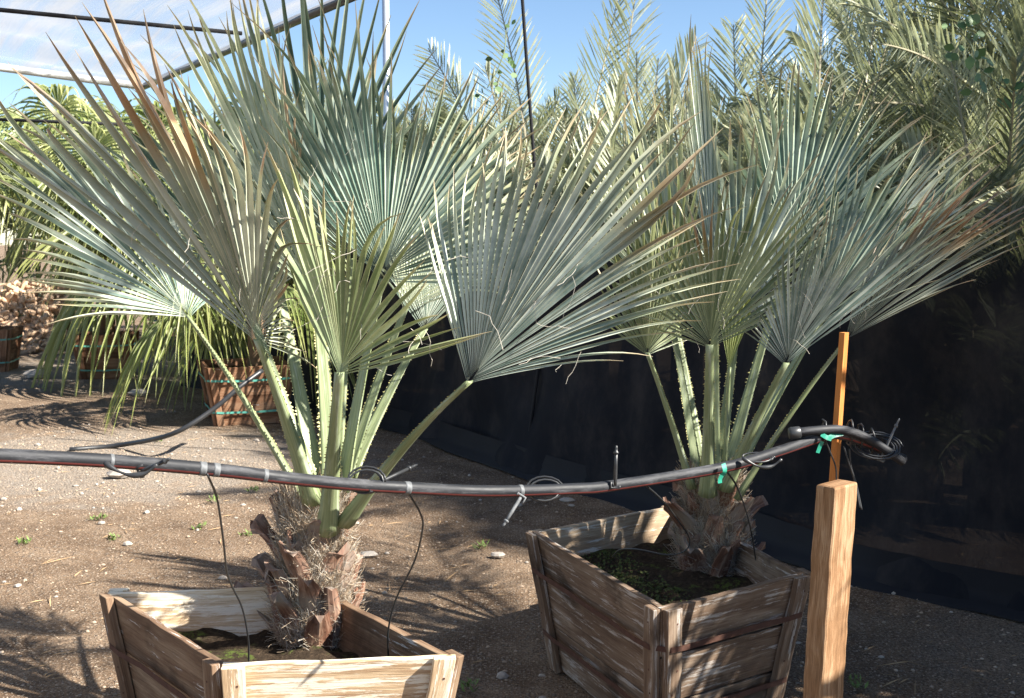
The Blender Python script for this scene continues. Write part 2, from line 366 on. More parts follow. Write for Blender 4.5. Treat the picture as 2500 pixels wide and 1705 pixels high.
# ------------------------------------------------------------------ fan leaf
def fan_leaf(h, tips, n, mat, parent, fuse=.42, costa=.08, bow=.05, droop=0., jit=.03, rings=10, wscale=1.0, up=None, name='leaf', wig=0., lenj=.1, brown=None):
    """h: blade base; tips: ordered 3D control tips. One pleated blade, segments free past the fused part."""
    h = V(h); tips = [V(t) for t in tips]
    vs = [t-h for t in tips]
    cum = [0.]
    tot = sum(a.angle(b) for a, b in zip(vs, vs[1:]))/(len(vs)-1)
    for a, b in zip(vs, vs[1:]): cum.append(cum[-1]+max(a.angle(b), 1e-3)*.5+tot*.5)
    mid = sum((v.normalized() for v in vs), V()).normalized()
    Rm = sum(v.length for v in vs)/len(vs)
    def vec(t):
        s = max(0, min(cum[-1], t*cum[-1])); k = 0
        while k < len(vs)-2 and cum[k+1] < s: k += 1
        q = (s-cum[k])/(cum[k+1]-cum[k]); v0 = vs[k-1] if k else vs[k]; v3 = vs[k+2] if k+2 < len(vs) else vs[k+1]
        p1, p2 = vs[k], vs[k+1]
        d = p1.normalized().slerp(p2.normalized(), q); L = .5*((2*p1.length)+(p2.length-v0.length)*q+(2*v0.length-5*p1.length+4*p2.length-v3.length)*q*q+(3*p1.length-v0.length-3*p2.length+v3.length)*q**3)
        return d, L
    E = [vec(i/n) for i in range(n+1)]           # fold edges between segments
    C = [vec((i+.5)/n) for i in range(n)]
    mb = MB()
    for i in range(n):
        t = (i+.5)/n; d, L = C[i]; L *= 1+rnd(-lenj, lenj*.35)
        dl, dr = E[i][0], E[i+1][0]
        N = (dr-dl).cross(d); N = N.normalized() if N.length > 1e-7 else V((0, -1, 0))
        side = d.cross(N).normalized()
        if (dr-dl).dot(side) < 0: side = -side
        half = (dr-dl).length/2
        O = h + mid*costa*Rm*math.sin(math.pi*t)
        rs = L*(fuse*(.75+.35*math.sin(math.pi*t))+rnd(-.04, .04))
        ws = rs*half*wscale
        dj = (d + side*rnd(-jit, jit) + N*rnd(-jit, jit)*1.6).normalized()
        v = rnd(0, .9)/3.7+random.choice((0, 1, 2))/3.7; v = .262 if (brown and brown[0] < t < brown[1] and random.random() < .85) else v; ph = rnd(0, 6.28); tw = rnd(-1.3, 1.3); curl = V((rnd(-1, 1), rnd(-1, 1), rnd(-1, .3)))*wig*Rm*(4.5 if random.random() < .07 and wig else 1)
        n0 = len(mb.v); bw = bow*rnd(.4, 1.6)
        for k in range(rings+1):
            s = (k/rings); r = s*L if k else 0.004
            g = max(0, (r-rs)/(L-rs))
            dd = d.lerp(dj, g).normalized()
            c = O*1 + dd*r
            c += V((0, 0, 1))*bw*L*(s-s*s)*2 - V((0, 0, 1))*droop*L*s**2.4 + curl*g**3
            if g <= 0:
                hw = r*half; fold = hw*1.0
                a = O + dl*r + (c-(O+dd*r)) + N*fold*.5; b = O + dr*r + (c-(O+dd*r)) + N*fold*.5; c = c - N*fold*.5
            else:
                hw = ws*(1-g**1.7)*(1+.15*g)+.0006; an = tw*g
                sv = (side*math.cos(an)+N*math.sin(an)); nv = (N*math.cos(an)-side*math.sin(an))
                cw = .62 - .12*g if g > .04 else .9
                a = c - sv*hw*(.98-.14*min(1, g*3)) + nv*hw*(.5+.45*min(1, g*3)); b = c + sv*hw*(.98-.14*min(1, g*3)) + nv*hw*(.5+.45*min(1, g*3)); c = c - nv*hw*.42
            mb.v += [a, c, b]
            if k:
                s0 = (k-1)/rings
                for q in (0, 1):
                    mb.face((n0+(k-1)*3+q, n0+(k-1)*3+q+1, n0+k*3+q+1, n0+k*3+q), [(s0, v), (s0, v), (s, v), (s, v)])
    o = mb.build(name, mat, parent, origin=h)
    at_ = o.data.attributes.new('edge', 'FLOAT', 'POINT'); at_.data.foreach_set('value', [1., 0., 1.]*(len(mb.v)//3))
    return o
def petiole(base, hast, leafobj, w0=.034, w1=.013, up=.06, teeth=True, facing=None, tdir=None):
    base, hast = V(base), V(hast); L = (hast-base).length
    mid = (base+hast)/2 + V((0, 0, up*L)); 
    pts = [base*(1-t)**2+mid*2*t*(1-t)+hast*t*t for t in [i/16 for i in range(17)]]
    # adaxial normal: away from the crown axis, up
    ax = facing if facing is not None else V((0, 0, 1))
    mb = MB(); n0 = 0; tb = MB(); k = 8
    for i, p in enumerate(pts):
        t = i/16; T = (pts[min(i+1, 16)]-pts[max(i-1, 0)]).normalized()
        N = (ax - T*ax.dot(T)).normalized(); Sd = T.cross(N)
        wd = (w0*(1-t)**1.6+w1*(1-(1-t)**1.6))*(1+.15*max(0, 1-t*6)); th = wd*.42
        ring = [(-1, .12), (-.55, -.02), (0, -.08), (.55, -.02), (1, .12), (.62, -.62), (0, -.95), (-.62, -.62)]
        for (a, b) in ring: mb.v.append(p+Sd*a*wd+N*b*th*1.6)
        if i:
            for j in range(k):
                j2 = (j+1) % k; A, B = (i-1)*k, i*k; l0, l1 = L*(i-1)/16, L*i/16
                mb.face((A+j, B+j, B+j2, A+j2), [(l0, j/k), (l1, j/k), (l1, (j+1)/k), (l0, (j+1)/k)])
        if teeth and i and t < .97:
            for sgn in (-1, 1):
                for q in range(4):
                    if random.random() < .3: continue
                    tt = (i-q/4)/16; u = tt*16; k0 = min(15, int(u)); pp = pts[k0].lerp(pts[k0+1], u-k0)
                    wq = w0*(1-tt)**1.6+w1*(1-(1-tt)**1.6)
                    e = pp+Sd*sgn*wq*.97+N*.12*wq*.67; z = rnd(.2, 1.1)*.0085*(1.15-tt*.6); 
                    tb.tri(e-T*.0035, e+T*.0045, e+Sd*sgn*z+T*z*rnd(-.5, .3)+N*z*.2)
    mb.face([j for j in range(k)]); mb.face([16*k+j for j in range(k)][::-1])
    o = mb.build('petiole', M['petiole'], leafobj, smooth=True, origin=base)
    if teeth:
        n = len(mb.f); me = o.data
        # teeth merged into the petiole mesh as a second material
        vv = [tuple(x.co) for x in me.vertices]; ff = [tuple(p.vertices) for p in me.polygons]; uvs = list(mb.uv)
        off = len(vv); vv += [tuple(p-base) for p in tb.v]; ff += [tuple(i+off for i in f) for f in tb.f]; uvs += tb.uv
        me2 = bpy.data.meshes.new('petiole'); me2.from_pydata(vv, [], ff); ul = me2.uv_layers.new(name='UVMap'); ul.data.foreach_set('uv', [c for u in uvs for c in u])
        me2.materials.append(M['petiole']); me2.materials.append(M['tooth'])
        for i, p in enumerate(me2.polygons): p.use_smooth = i < n; p.material_index = 0 if i < n else 1
        o.data = me2
    return o
def filaments(h, tips, cnt, parent, rr=(.25, .75), ln=(.05, .16)):
    mb = MB(); h = V(h)
    for i in range(cnt):
        k = random.randrange(len(tips)-1); t = V(tips[k]).lerp(V(tips[k+1]), random.random()); p = h.lerp(t, rnd(*rr)); d = V((rnd(-1, 1), rnd(-1, .2), rnd(-.9, .4))).normalized(); L = rnd(*ln); pts = [p]
        for j in range(6):
            d = (d + V((rnd(-1, 1), rnd(-1, 1), rnd(-1.1, .6)))*.55).normalized(); pts.append(pts[-1]+d*L/6)
        mb = MB(); mb.tube(pts, .0006, 3, cap=False); mb.build('filament', M['fibre_grey'], parent, origin=pts[0])

# ------------------------------------------------------------------ trunks
def palm_trunk(root, cx, cy, z0, z1, r0, r1, nboot, nfib, boots=None, seed=1):
    random.seed(seed)
    mb = MB(); rings = 14; k = 18
    for i in range(rings+1):
        t = i/rings; z = z0+(z1-z0)*t; r = r0+(r1-r0)*t
        for j in range(k):
            a = 6.283*j/k; q = 1+.12*noise.noise(V((math.cos(a)*2, math.sin(a)*2, z*9)))
            mb.v.append(V((cx+math.cos(a)*r*q, cy+math.sin(a)*r*q, z)))
    for i in range(rings):
        for j in range(k):
            j2 = (j+1) % k; mb.face((i*k+j, i*k+j2, i*k+k+j2, i*k+k+j), [(i*.05, j/k)]*4)
    mb.face([rings*k+j for j in range(k)])
    mb.build('trunk', M['trunk_mat'], root, smooth=True, origin=V((cx, cy, z0)))
    fl = []
    for b in range(nboot):
        t = (b+.3)/nboot; a = b*2.4+rnd(-.2, .2); 
        z = z0 + (z1-z0)*(.02+.86*t); r = r0+(r1-r0)*t
        out = V((math.cos(a), math.sin(a), 0)); sd = V((-out.y, out.x, 0)); L = rnd(.10, .22)*(1.1-.25*t); a += rnd(-.5, .5); roll_ = rnd(-.35, .35); wv = rnd(.03, .05); lean = (rnd(.0, .45) if random.random() < .8 else rnd(.5, .9))*(1-.4*t)
        base = V((cx, cy, z-.04))+out*(r*1.06); m2 = MB(); K = 7; n0 = 0; cutj = rnd(-.35, .35)
        for i in range(K+1):
            s = i/K; c = base + V((0, 0, 1))*L*s*(1-.4*min(1, lean)) + out*(lean*L*s*s + .02*s) + sd*roll_*L*s; ww = wv*(1.25-.55*s)*(1+.06*math.sin(b+s*9)); th = .012*(1-.35*s)
            jag = [rnd(-.55, .55) for _ in range(5)]
            for q_, e in enumerate((-1, -.5, 0, .5, 1)):
                m2.v.append(c+sd*e*ww - out*(e*e)*ww*.45 + out*th + V((0, 0, (e*cutj*2+jag[q_])*.035 if i == K else 0)))
            for q_, e in enumerate((1, .5, 0, -.5, -1)):
                m2.v.append(c+sd*e*ww*.96 - out*(e*e)*ww*.45 - out*th + V((0, 0, (e*cutj*2+jag[4-q_])*.035 if i == K else 0)))
            if i:
                for j in range(10):
                    j2 = (j+1) % 10; A = (i-1)*10; B = i*10; u0 = (i-1)*L/K+b; u1 = i*L/K+b
                    m2.face((A+j, A+j2, B+j2, B+j), [(u0, j*.012), (u0, j*.012+.012), (u1, j*.012+.012), (u1, j*.012)])
        m2.face([K*10+j for j in range(10)], [(b, j*.01) for j in range(10)])
        m2.build('leaf_base', M['boot'], root, smooth=False, origin=base)
    # fibre mat woven round the trunk
    nfib = int(nfib*1.6)
    for (mname, share) in (('fibre', .5), ('fibre_grey', .35), ('fibre_dark', .15)):
        f = MB()
        for i in range(int(nfib*share)):
            t = random.random()**.9; z = z0+(z1-z0)*(t*1.04); r = (r0+(r1-r0)*t)*rnd(.98, 1.12); a = rnd(0, 6.283); sp = rnd(-.6, .6); rise = rnd(-.03, .13); n = 6; pts = []; flare = rnd(0, 1)**4*.06
            for j in range(n+1):
                s = j/n; aa = a+sp*s; rr2 = r + flare*s*s + .004*math.sin(s*5+i) + rnd(-.004, .004)
                pts.append(V((cx+math.cos(aa)*rr2, cy+math.sin(aa)*rr2, z+rise*s+.004*math.sin(s*6+i*1.3))))
            f.tube(pts, rnd(.0003, .0008), 3, cap=False)
        f.build('trunk_fibre', M[mname], root, origin=V((cx, cy, z0)))
    random.seed(seed+50)

# ------------------------------------------------------------------ crates
def crate(corners, zt, zb, taper, label, mats, soil_z, group, strapm='rust', nb=3, th=.022, straps=(.24, .78), rim=.0, cat='planter box', caps=None):
    A, B, C, D = [V((c.x, c.y, zt)) for c in corners]     # A far-left, B near-left, C near-right, D far-right
    cen = (A+B+C+D)/4; top = [A, B, C, D]
    bot = [V((cen.x+(p.x-cen.x)*taper, cen.y+(p.y-cen.y)*taper, zb)) for p in top]
    root = empty('planter_box', V((cen.x, cen.y, zb)), label, cat, group)
    tcen = cen.copy()
    for e in range(4):
        p, q = top[e], top[(e+1) % 4]; pb, qb = bot[e], bot[(e+1) % 4]
        outn = (q-p).cross(V((0, 0, 1))).normalized()
        if outn.dot((p+q)/2-cen) < 0: outn = -outn
        for b in range(nb):
            f0 = b/nb + (.006 if b else 0); f1 = (b+1)/nb
            def lv(f): return pb.lerp(p, f), qb.lerp(q, f)
            (l0, r0), (l1, r1) = lv(f0), lv(f1-.004)
            inw = -outn*th*rnd(.92, 1.08)
            jt = V((0, 0, rnd(-.003, .003)))
            N = 10; mb = MB(); n0 = 0
            wob = [rnd(-.0025, .0025) for _ in range(N+1)]
            for i in range(N+1):
                t = i/N; a = l0.lerp(r0, t); c = l1.lerp(r1, t) + V((0, 0, wob[i])) + jt
                mb.v += [a, c, c+inw, a+inw]
            L = (r0-l0).length; Wd = (l1-l0).length
            for i in range(N):
                u0, u1 = L*i/N, L*(i+1)/N; o = i*4; yo = b*.31
                for (x, y, v0, v1) in ((0, 1, 0, Wd), (1, 2, Wd, Wd+th), (2, 3, Wd+th, 2*Wd+th), (3, 0, 2*Wd+th, 2*Wd+2*th)):
                    mb.face((o+x, o+y, o+4+y, o+4+x), [(u0, yo+v0), (u0, yo+v1), (u1, yo+v1), (u1, yo+v0)])
            mb.face((0, 3, 2, 1), [(0, 0), (0, th), (Wd, th), (Wd, 0)]); o = N*4; mb.face((o, o+1, o+2, o+3), [(0, 0), (Wd, 0), (Wd, th), (0, th)])
            mb.build('board', mats[e], root, bevel=.0025, origin=l0)
        # corner battens outside the boards
        for (c0, c1, cb0, cb1) in ((p, q, pb, qb), (q, p, qb, pb)):
            d = (c1-c0).normalized(); wb = .058; hgt = zt+.004*rnd(-1, 3); m2 = MB(); N = 6; db = (cb1-cb0).normalized()
            for i in range(N+1):
                s = i/N; a = cb0.lerp(c0, s)+db*.001+outn*.0028*1; w = wb*(1+.04*math.sin(i*2+e)); o2 = outn*.026*(1+.06*math.sin(i*1.7))
                if i == N: a = a + V((0, 0, rnd(-.004, .006)))
                m2.v += [a, a+d*w, a+d*w+o2, a+o2]
            Ls = (c0-cb0).length
            for i in range(N):
                u0, u1 = Ls*i/N, Ls*(i+1)/N; o = i*4
                for x in range(4):
                    m2.face((o+x, o+(x+1) % 4, o+4+(x+1) % 4, o+4+x), [(u0, x*.05), (u0, x*.05+.05), (u1, x*.05+.05), (u1, x*.05)])
            m2.face((0, 3, 2, 1)); o = N*4; m2.face((o, o+1, o+2, o+3), [(0, 0), (.05, 0), (.05, .02), (0, .02)])
            m2.build('batten', mats[4+e] if len(mats) > 4 else mats[e], root, bevel=.003, origin=cb0)
            if nb == 3:
                for s in (.12, .42, .58, .9):
                    a = cb0.lerp(c0, s)+db*(.03+rnd(-.012, .012))+outn*.0275; nm = MB(); nm.tube([a, a+outn*.0022], .0032, 8); nm.build('nail', M['rust'], root, origin=a)
    for f in straps:
        cr = [bot[i].lerp(top[i], 1-f) for i in range(4)]; loop = []
        cc = sum(cr, V())/4
        mb = MB(); off = .032; pts = []
        for i in range(4):
            p, q = cr[i], cr[(i+1) % 4]; n = (q-p).cross(V((0, 0, 1))).normalized()
            if n.dot((p+q)/2-cc) < 0: n = -n
            d = (q-p).normalized()
            for s in (.02, .12, .3, .5, .7, .88, .98):
                sag = -.010*math.sin(math.pi*s)+rnd(-.002, .002)
                pts.append(p.lerp(q, s)+n*(off if s < .15 or s > .85 else off*.62)+V((0, 0, sag)))
        m = len(pts); hw = .0085
        out_ = [(p-cc).normalized()*.0015 for p in pts]
        for i in range(m):
            p = pts[i]; mb.v += [p-V((0, 0, hw)), p+V((0, 0, hw)), p+V((0, 0, hw))+out_[i], p-V((0, 0, hw))+out_[i]]
        for i in range(m):
            j = (i+1) % m
            for x in range(4): mb.face((i*4+x, i*4+(x+1) % 4, j*4+(x+1) % 4, j*4+x))
        mb.build('strap', M[strapm], root, origin=cc)
    # soil
    mb = MB(); g = 22; s = (soil_z-zb)/(zt-zb); q = [bot[i].lerp(top[i], s) for i in range(4)]; cq = sum(q, V())/4; q = [cq+(x-cq)*.955 for x in q]
    for i in range(g+1):
        for j in range(g+1):
            p = q[0].lerp(q[3], i/g).lerp(q[1].lerp(q[2], i/g), j/g); p.z = soil_z + .025*noise.noise(p*9)+.012*noise.noise(p*31)
            mb.v.append(p)
    for i in range(g):
        for j in range(g):
            a = i*(g+1)+j; mb.face((a, a+1, a+g+2, a+g+1))
    mb.build('soil', M['soil'], root, smooth=True, origin=cq)
    return root, cen, q
G_BOX = 'tapered wooden planter boxes'
z_t = .5
b1 = [onz(x, y, z_t) for x, y in ((262, 1447), (541, 1624), (1114, 1603), (775, 1427))]
b2 = [onz(x, y, z_t) for x, y in ((1298, 1298), (1615, 1487), (1966, 1400), (1651, 1232))]
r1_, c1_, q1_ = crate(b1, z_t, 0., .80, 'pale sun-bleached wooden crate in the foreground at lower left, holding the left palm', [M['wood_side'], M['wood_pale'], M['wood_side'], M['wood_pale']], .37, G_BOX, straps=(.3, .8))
r2_, c2_, q2_ = crate(b2, z_t, 0., .80, 'dark weathered wooden crate with peeling white stains, standing beside the wooden post', [M['wood_dark'], M['wood_dark'], M['wood_dark'], M['wood_rim']], .38, G_BOX, straps=(.26, .72))
# small moss and weed cushions on the soil of the crates
def moss(q, cnt, label, name, region):
    mb = MB()
    for i in range(cnt):
        a, b = region(); p = q[0].lerp(q[3], a).lerp(q[1].lerp(q[2], a), b); p.z += rnd(.0, .016)
        an = rnd(0, 6.28); d = V((math.cos(an), math.sin(an), rnd(.2, 1.4))).normalized(); L = rnd(.005, .014); s = d.cross(V((0, 0, 1))).normalized()*L*.45
        mb.quad(p, p+d*L*.5+s, p+d*L, p+d*L*.5-s)
    return mb
random.seed(5)
for (rt, q, n, lab, reg) in ((r2_, q2_, 2600, 'green moss patch on the shaded soil of the right crate', lambda: (random.random()**1.6*.5, rnd(0.02, .9))),
                        (r1_, q1_, 700, 'few green seedlings in the soil of the left crate', lambda: (rnd(.62, .98), rnd(.82, .99)))):
    m = moss(q, n, lab, 'moss', reg); o = m.build('moss', M['weed'] if n < 1000 else plain('moss_green', (.065, .08, .025), .8, .2, var=.5, scale=30), rt, origin=q[0]); o['kind'] = 'stuff'; o['label'] = lab

# ------------------------------------------------------------------ the two blue fan palms
def T3(lst, Yc, Ye, ya=None):
    """control tips: list of (px,py[,Y]); depth runs from Ye at both ends to Yc in the middle (a cupped blade)"""
    n = len(lst)-1; out = []
    for i, t in enumerate(lst):
        if len(t) == 3: Y = t[2]
        else:
            s = i/n; e0, e1 = Ye if isinstance(Ye, tuple) else (Ye, Ye)
            e = e0 if s < .5 else e1; Y = Yc+(e-Yc)*abs(2*s-1)**1.5
        out.append(at(t[0], t[1], Y))
    return out
def blue_palm(root, axis, leaves):
    for L in leaves:
        h = at(*L['h']); b = at(*L['b']); tips = T3(L['t'], L['Y'][0], L['Y'][1])
        o = fan_leaf(h, tips, int(L['n']*.8), M[L['m']], root, fuse=L.get('fuse', .42)+.05, bow=L.get('bow', .04), jit=L.get('jit', .035), rings=12, wig=L.get('wig', .05), costa=L.get('costa', .07), wscale=L.get('ws', 1.0), brown=L.get('br'))
        if L.get('lab'): o['label'] = L['lab']
        out = V((h.x-axis.x, h.y-axis.y, 0)); f = (V((0, 0, 1))*.35 - out.normalized()*.9 if out.length > .05 else V((0, 1, .2)))
        petiole(b, h-(tips[len(tips)//2]-h).normalized()*-.012, o, w0=L.get('w0', .036)*.92, w1=L.get('w1', .0135), up=L.get('up', .05), facing=f)
        if L.get('fil'): filaments(h, tips, L['fil'], o)
p1 = empty('blue_fan_palm', V((c1_.x, c1_.y, .37)), 'large silvery blue fan palm with spiny petioles growing in the pale front crate', 'palm', 'blue fan palms in wooden crates')
ax1 = at(800, 1250, 3.4)
Lv1 = [
 dict(h=(682, 700, 3.85), b=(772, 1185, 3.52), n=38, m='leaf_blue', Y=(4.1, 3.7), t=[(520, 690), (430, 560), (400, 420), (450, 320), (560, 250), (660, 260), (760, 330), (830, 450), (860, 600)], w0=.034),
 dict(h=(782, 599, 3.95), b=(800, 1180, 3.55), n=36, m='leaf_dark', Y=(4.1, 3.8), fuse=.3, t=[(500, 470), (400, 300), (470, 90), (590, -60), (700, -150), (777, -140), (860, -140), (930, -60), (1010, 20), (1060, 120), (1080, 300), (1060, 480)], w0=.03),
 dict(h=(1035, 811, 3.9), b=(850, 1165, 3.52), n=34, m='leaf_blue', Y=(4.15, 3.9), t=[(900, 640), (900, 480), (990, 380), (1090, 330), (1190, 280), (1260, 320), (1300, 420), (1290, 540), (1220, 660)], w0=.034),
 dict(h=(465, 775, 3.35), b=(745, 1215, 3.4), n=46, m='leaf_blue', Y=(3.6, (3.15, 3.6)), bow=.05, fuse=.45, t=[(144, 776), (64, 704), (45, 634), (10, 520), (-30, 430), (-90, 340), (-60, 270), (60, 270), (210, 330), (340, 400), (450, 500), (520, 620), (545, 715)], w0=.036, fil=6),
 dict(h=(775, 730, 3.5), b=(812, 1200, 3.42), n=38, m='leaf_light', Y=(3.75, 3.4), fuse=.42, t=[(300, 380), (330, 240), (390, 120), (450, 30), (500, -20), (560, -60), (620, -50), (670, 60), (700, 200), (720, 330)], fil=5, br=(.80, .95)),
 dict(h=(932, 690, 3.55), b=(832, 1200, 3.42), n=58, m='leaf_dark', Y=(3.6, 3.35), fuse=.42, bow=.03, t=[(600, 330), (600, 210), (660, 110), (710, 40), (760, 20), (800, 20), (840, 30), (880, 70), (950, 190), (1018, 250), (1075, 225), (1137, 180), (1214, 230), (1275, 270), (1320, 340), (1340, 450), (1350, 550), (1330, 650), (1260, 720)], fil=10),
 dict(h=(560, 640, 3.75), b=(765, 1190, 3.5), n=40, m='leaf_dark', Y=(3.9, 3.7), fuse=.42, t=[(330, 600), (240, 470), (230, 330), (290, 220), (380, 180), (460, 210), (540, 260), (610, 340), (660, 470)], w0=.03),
 dict(h=(985, 760, 3.7), b=(838, 1185, 3.48), n=36, m='leaf_light', Y=(3.8, 3.6), fuse=.42, t=[(900, 500), (960, 360), (1060, 290), (1160, 300), (1250, 350), (1330, 420), (1370, 510), (1340, 610), (1250, 690)], w0=.03),
 dict(h=(860, 640, 3.75), b=(815, 1180, 3.5), n=34, m='leaf_blue', Y=(3.8, 3.65), fuse=.42, t=[(600, 560), (560, 400), (600, 250), (700, 160), (820, 130), (930, 160), (1010, 260), (1050, 400), (1030, 540)], w0=.03),
 dict(h=(630, 838, 3.1), b=(762, 1225, 3.34), n=46, m='leaf_old', Y=(2.75, (3.0, 3.35)), fuse=.46, jit=.03, t=[(-70, 350), (-50, 240), (0, 140), (70, 75), (150, 60), (225, 5), (300, 60), (371, 150), (450, 190), (510, 320), (580, 320), (640, 370), (690, 500), (715, 660), (705, 780), (740, 860), (790, 905)], fil=8, w0=.04, br=(.20, .35)),
 dict(h=(1140, 938, 2.98), b=(842, 1275, 3.34), n=52, m='leaf_blue', Y=(2.85, (3.25, 2.95)), fuse=.47, jit=.03, t=[(1030, 560), (1046, 440), (1126, 395), (1194, 330), (1290, 300), (1400, 280), (1500, 255), (1590, 270), (1680, 320), (1755, 370), (1770, 450), (1755, 530), (1745, 610), (1770, 670), (1745, 740), (1650, 810), (1530, 880)], fil=14, w0=.04, up=.07, br=(.60, .70)),
 dict(h=(828, 918, 2.98), b=(800, 1300, 3.33), n=34, m='leaf_olive', Y=(2.75, (3.25, 2.85)), fuse=.40, bow=.04, jit=.05, t=[(640, 560), (660, 420), (690, 330), (722, 400), (763, 482), (800, 540), (835, 512), (873, 495), (905, 450), (960, 500), (1036, 600), (1066, 690), (1115, 763), (1157, 812), (1215, 850)], fil=16, w0=.036, up=.02),
]
random.seed(11)
blue_palm(p1, ax1, Lv1)
# extra upright stems in the heart of the crown
def young(root, h, b, tips, n, m, Y):
    blue_palm(root, ax1, [dict(h=h, b=b, t=tips, n=n, m=m, Y=Y, w0=.028, w1=.01, fuse=.6)])
palm_trunk(p1, at(768, 1450, 3.42).x, 3.42, .34, at(790, 1262, 3.4).z, .104, .076, 24, 10000, seed=3)

p2 = empty('blue_fan_palm', V((c2_.x, c2_.y, .38)), 'silvery blue fan palm with brown-tipped right leaf growing in the dark crate by the post', 'palm', 'blue fan palms in wooden crates')
ax2 = at(1735, 1200, 4.1)
Lv2 = [
 dict(h=(1650, 800, 4.6), b=(1715, 1165, 4.3), n=36, m='leaf_light', Y=(4.8, 4.5), t=[(1420, 640), (1390, 520), (1420, 400), (1480, 290), (1550, 175), (1600, 200), (1650, 187), (1690, 260), (1730, 400), (1770, 520)], w0=.028),
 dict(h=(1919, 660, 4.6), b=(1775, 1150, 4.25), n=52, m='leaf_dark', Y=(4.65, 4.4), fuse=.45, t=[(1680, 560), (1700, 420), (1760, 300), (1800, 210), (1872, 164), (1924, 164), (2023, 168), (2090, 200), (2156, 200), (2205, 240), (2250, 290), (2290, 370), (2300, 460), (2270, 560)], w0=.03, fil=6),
 dict(h=(2030, 740, 4.45), b=(1790, 1170, 4.2), n=36, m='leaf_blue', Y=(4.5, 4.3), fuse=.4, t=[(2090, 480), (2180, 390), (2278, 324), (2330, 320), (2400, 345), (2450, 385), (2470, 440), (2440, 530), (2330, 620)], w0=.03),
 dict(h=(1745, 740, 4.25), b=(1745, 1160, 4.15), n=18, m='leaf_blue', Y=(4.3, 4.25), fuse=.6, jit=.015, t=[(1650, 260), (1675, 95), (1700, 75), (1727, 98), (1760, 300)], w0=.024),
 dict(h=(1580, 869, 4.0), b=(1690, 1190, 4.05), n=34, m='leaf_olive', Y=(3.9, 4.1), fuse=.4, t=[(1470, 790), (1440, 700), (1470, 590), (1540, 520), (1610, 490), (1660, 560), (1690, 640), (1690, 740), (1680, 830)], w0=.028, fil=4),
 dict(h=(1779, 905, 4.1), b=(1765, 1185, 4.1), n=9, m='leaf_green', Y=(4.1, 4.1), fuse=.7, jit=.01, t=[(1745, 730), (1800, 680), (1850, 740)], w0=.024),
 dict(h=(1640, 800, 4.3), b=(1705, 1175, 4.15), n=24, m='leaf_olive', Y=(4.2, 4.3), fuse=.4, t=[(1500, 640), (1500, 500), (1570, 400), (1660, 400), (1720, 480), (1740, 620)], w0=.026),
 dict(h=(1800, 790, 4.35), b=(1755, 1165, 4.15), n=36, m='leaf_blue', Y=(4.4, 4.3), fuse=.42, t=[(1620, 640), (1620, 480), (1680, 360), (1780, 300), (1880, 310), (1970, 380), (2030, 490), (2030, 610), (1980, 720)], w0=.028),
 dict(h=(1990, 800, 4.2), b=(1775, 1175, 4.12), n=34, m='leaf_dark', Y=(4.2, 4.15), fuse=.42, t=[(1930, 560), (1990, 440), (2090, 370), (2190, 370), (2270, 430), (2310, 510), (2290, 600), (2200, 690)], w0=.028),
 dict(h=(2062, 831, 3.85), b=(1798, 1215, 3.98), n=40, m='leaf_old', Y=(3.75, (3.95, 3.75)), fuse=.45, t=[(2120, 640), (2160, 560), (2250, 470), (2354, 420), (2430, 430), (2480, 455), (2530, 490), (2550, 550), (2470, 620), (2340, 700)], w0=.03, fil=6, up=.07, br=(.3, .72)),
 dict(h=(1916, 893, 3.75), b=(1772, 1195, 3.95), n=46, m='leaf_blue', Y=(3.6, (3.85, 3.7)), fuse=.38, jit=.03, t=[(1800, 800), (1822, 700), (1873, 600), (1935, 570), (1982, 550), (2020, 535), (2062, 530), (2120, 545), (2180, 540), (2260, 500), (2340, 480), (2400, 500), (2390, 560), (2280, 660)], w0=.034, fil=8),
 dict(h=(1731, 850, 3.75), b=(1728, 1210, 3.95), n=48, m='leaf_olive', Y=(3.6, 3.85), fuse=.42, jit=.035, t=[(1570, 800), (1560, 700), (1600, 590), (1650, 520), (1705, 480), (1758, 450), (1820, 435), (1872, 432), (1947, 450), (2000, 500), (2030, 590), (2000, 690), (1930, 770)], w0=.032, fil=12, up=.0, br=(.38, .46)),
]
random.seed(12)
blue_palm(p2, ax2, Lv2)
palm_trunk(p2, at(1738, 1300, 4.12).x, 4.12, .35, at(1735, 1205, 4.1).z+.0, .108, .074, 32, 10000, seed=9)

# ------------------------------------------------------------------ irrigation pipe, stake, post
pp = [at(*q) for q in ((-160, 1110, 2.1), (0, 1113, 2.2), (265, 1126, 2.32), (519, 1147, 2.42), (700, 1168, 2.5), (850, 1183, 2.56), (1000, 1192, 2.64), (1194, 1200, 2.72), (1400, 1194, 2.82), (1496, 1186, 2.87), (1761, 1143, 3.0), (1893, 1105, 3.07), (2007, 1067, 3.13), (2055, 1062, 3.17), (2131, 1088, 3.22), (2205, 1122, 3.27))]
pipe = empty('irrigation_pipe', pp[1], 'long black irrigation pipe with a red stripe sagging across both palms', 'pipe')
mb = MB(); mb.tube(spl(pp, 90), .0145, 20); mb.build('hose', pipe_mat('black_pipe', .11), pipe, smooth=True, origin=pp[1])
ps = spl(pp, 400)
def on_pipe(px):
    best = min(ps, key=lambda p: abs(CX+F*(p.x/((p.y)*math.cos(P)-(p.z-H)*math.sin(P)))-px)); return V(best)
def worn(px, L=.03):
    L *= .6; c = on_pipe(px); i = min(range(len(ps)), key=lambda k: (ps[k]-c).length); a, b = ps[max(0, i-4)], ps[min(400, i+4)]; d = (b-a).normalized()
    m = MB(); m.tube([c-d*L, c-d*L*.5, c, c+d*L*.5, c+d*L], .0153, 14); m.build('worn_patch', M['grey_plastic'], pipe, smooth=True, origin=c)
for px, L in ((275, .006), (497, .012), (530, .011), (645, .008), (993, .012), (1272, .008)): worn(px, L)
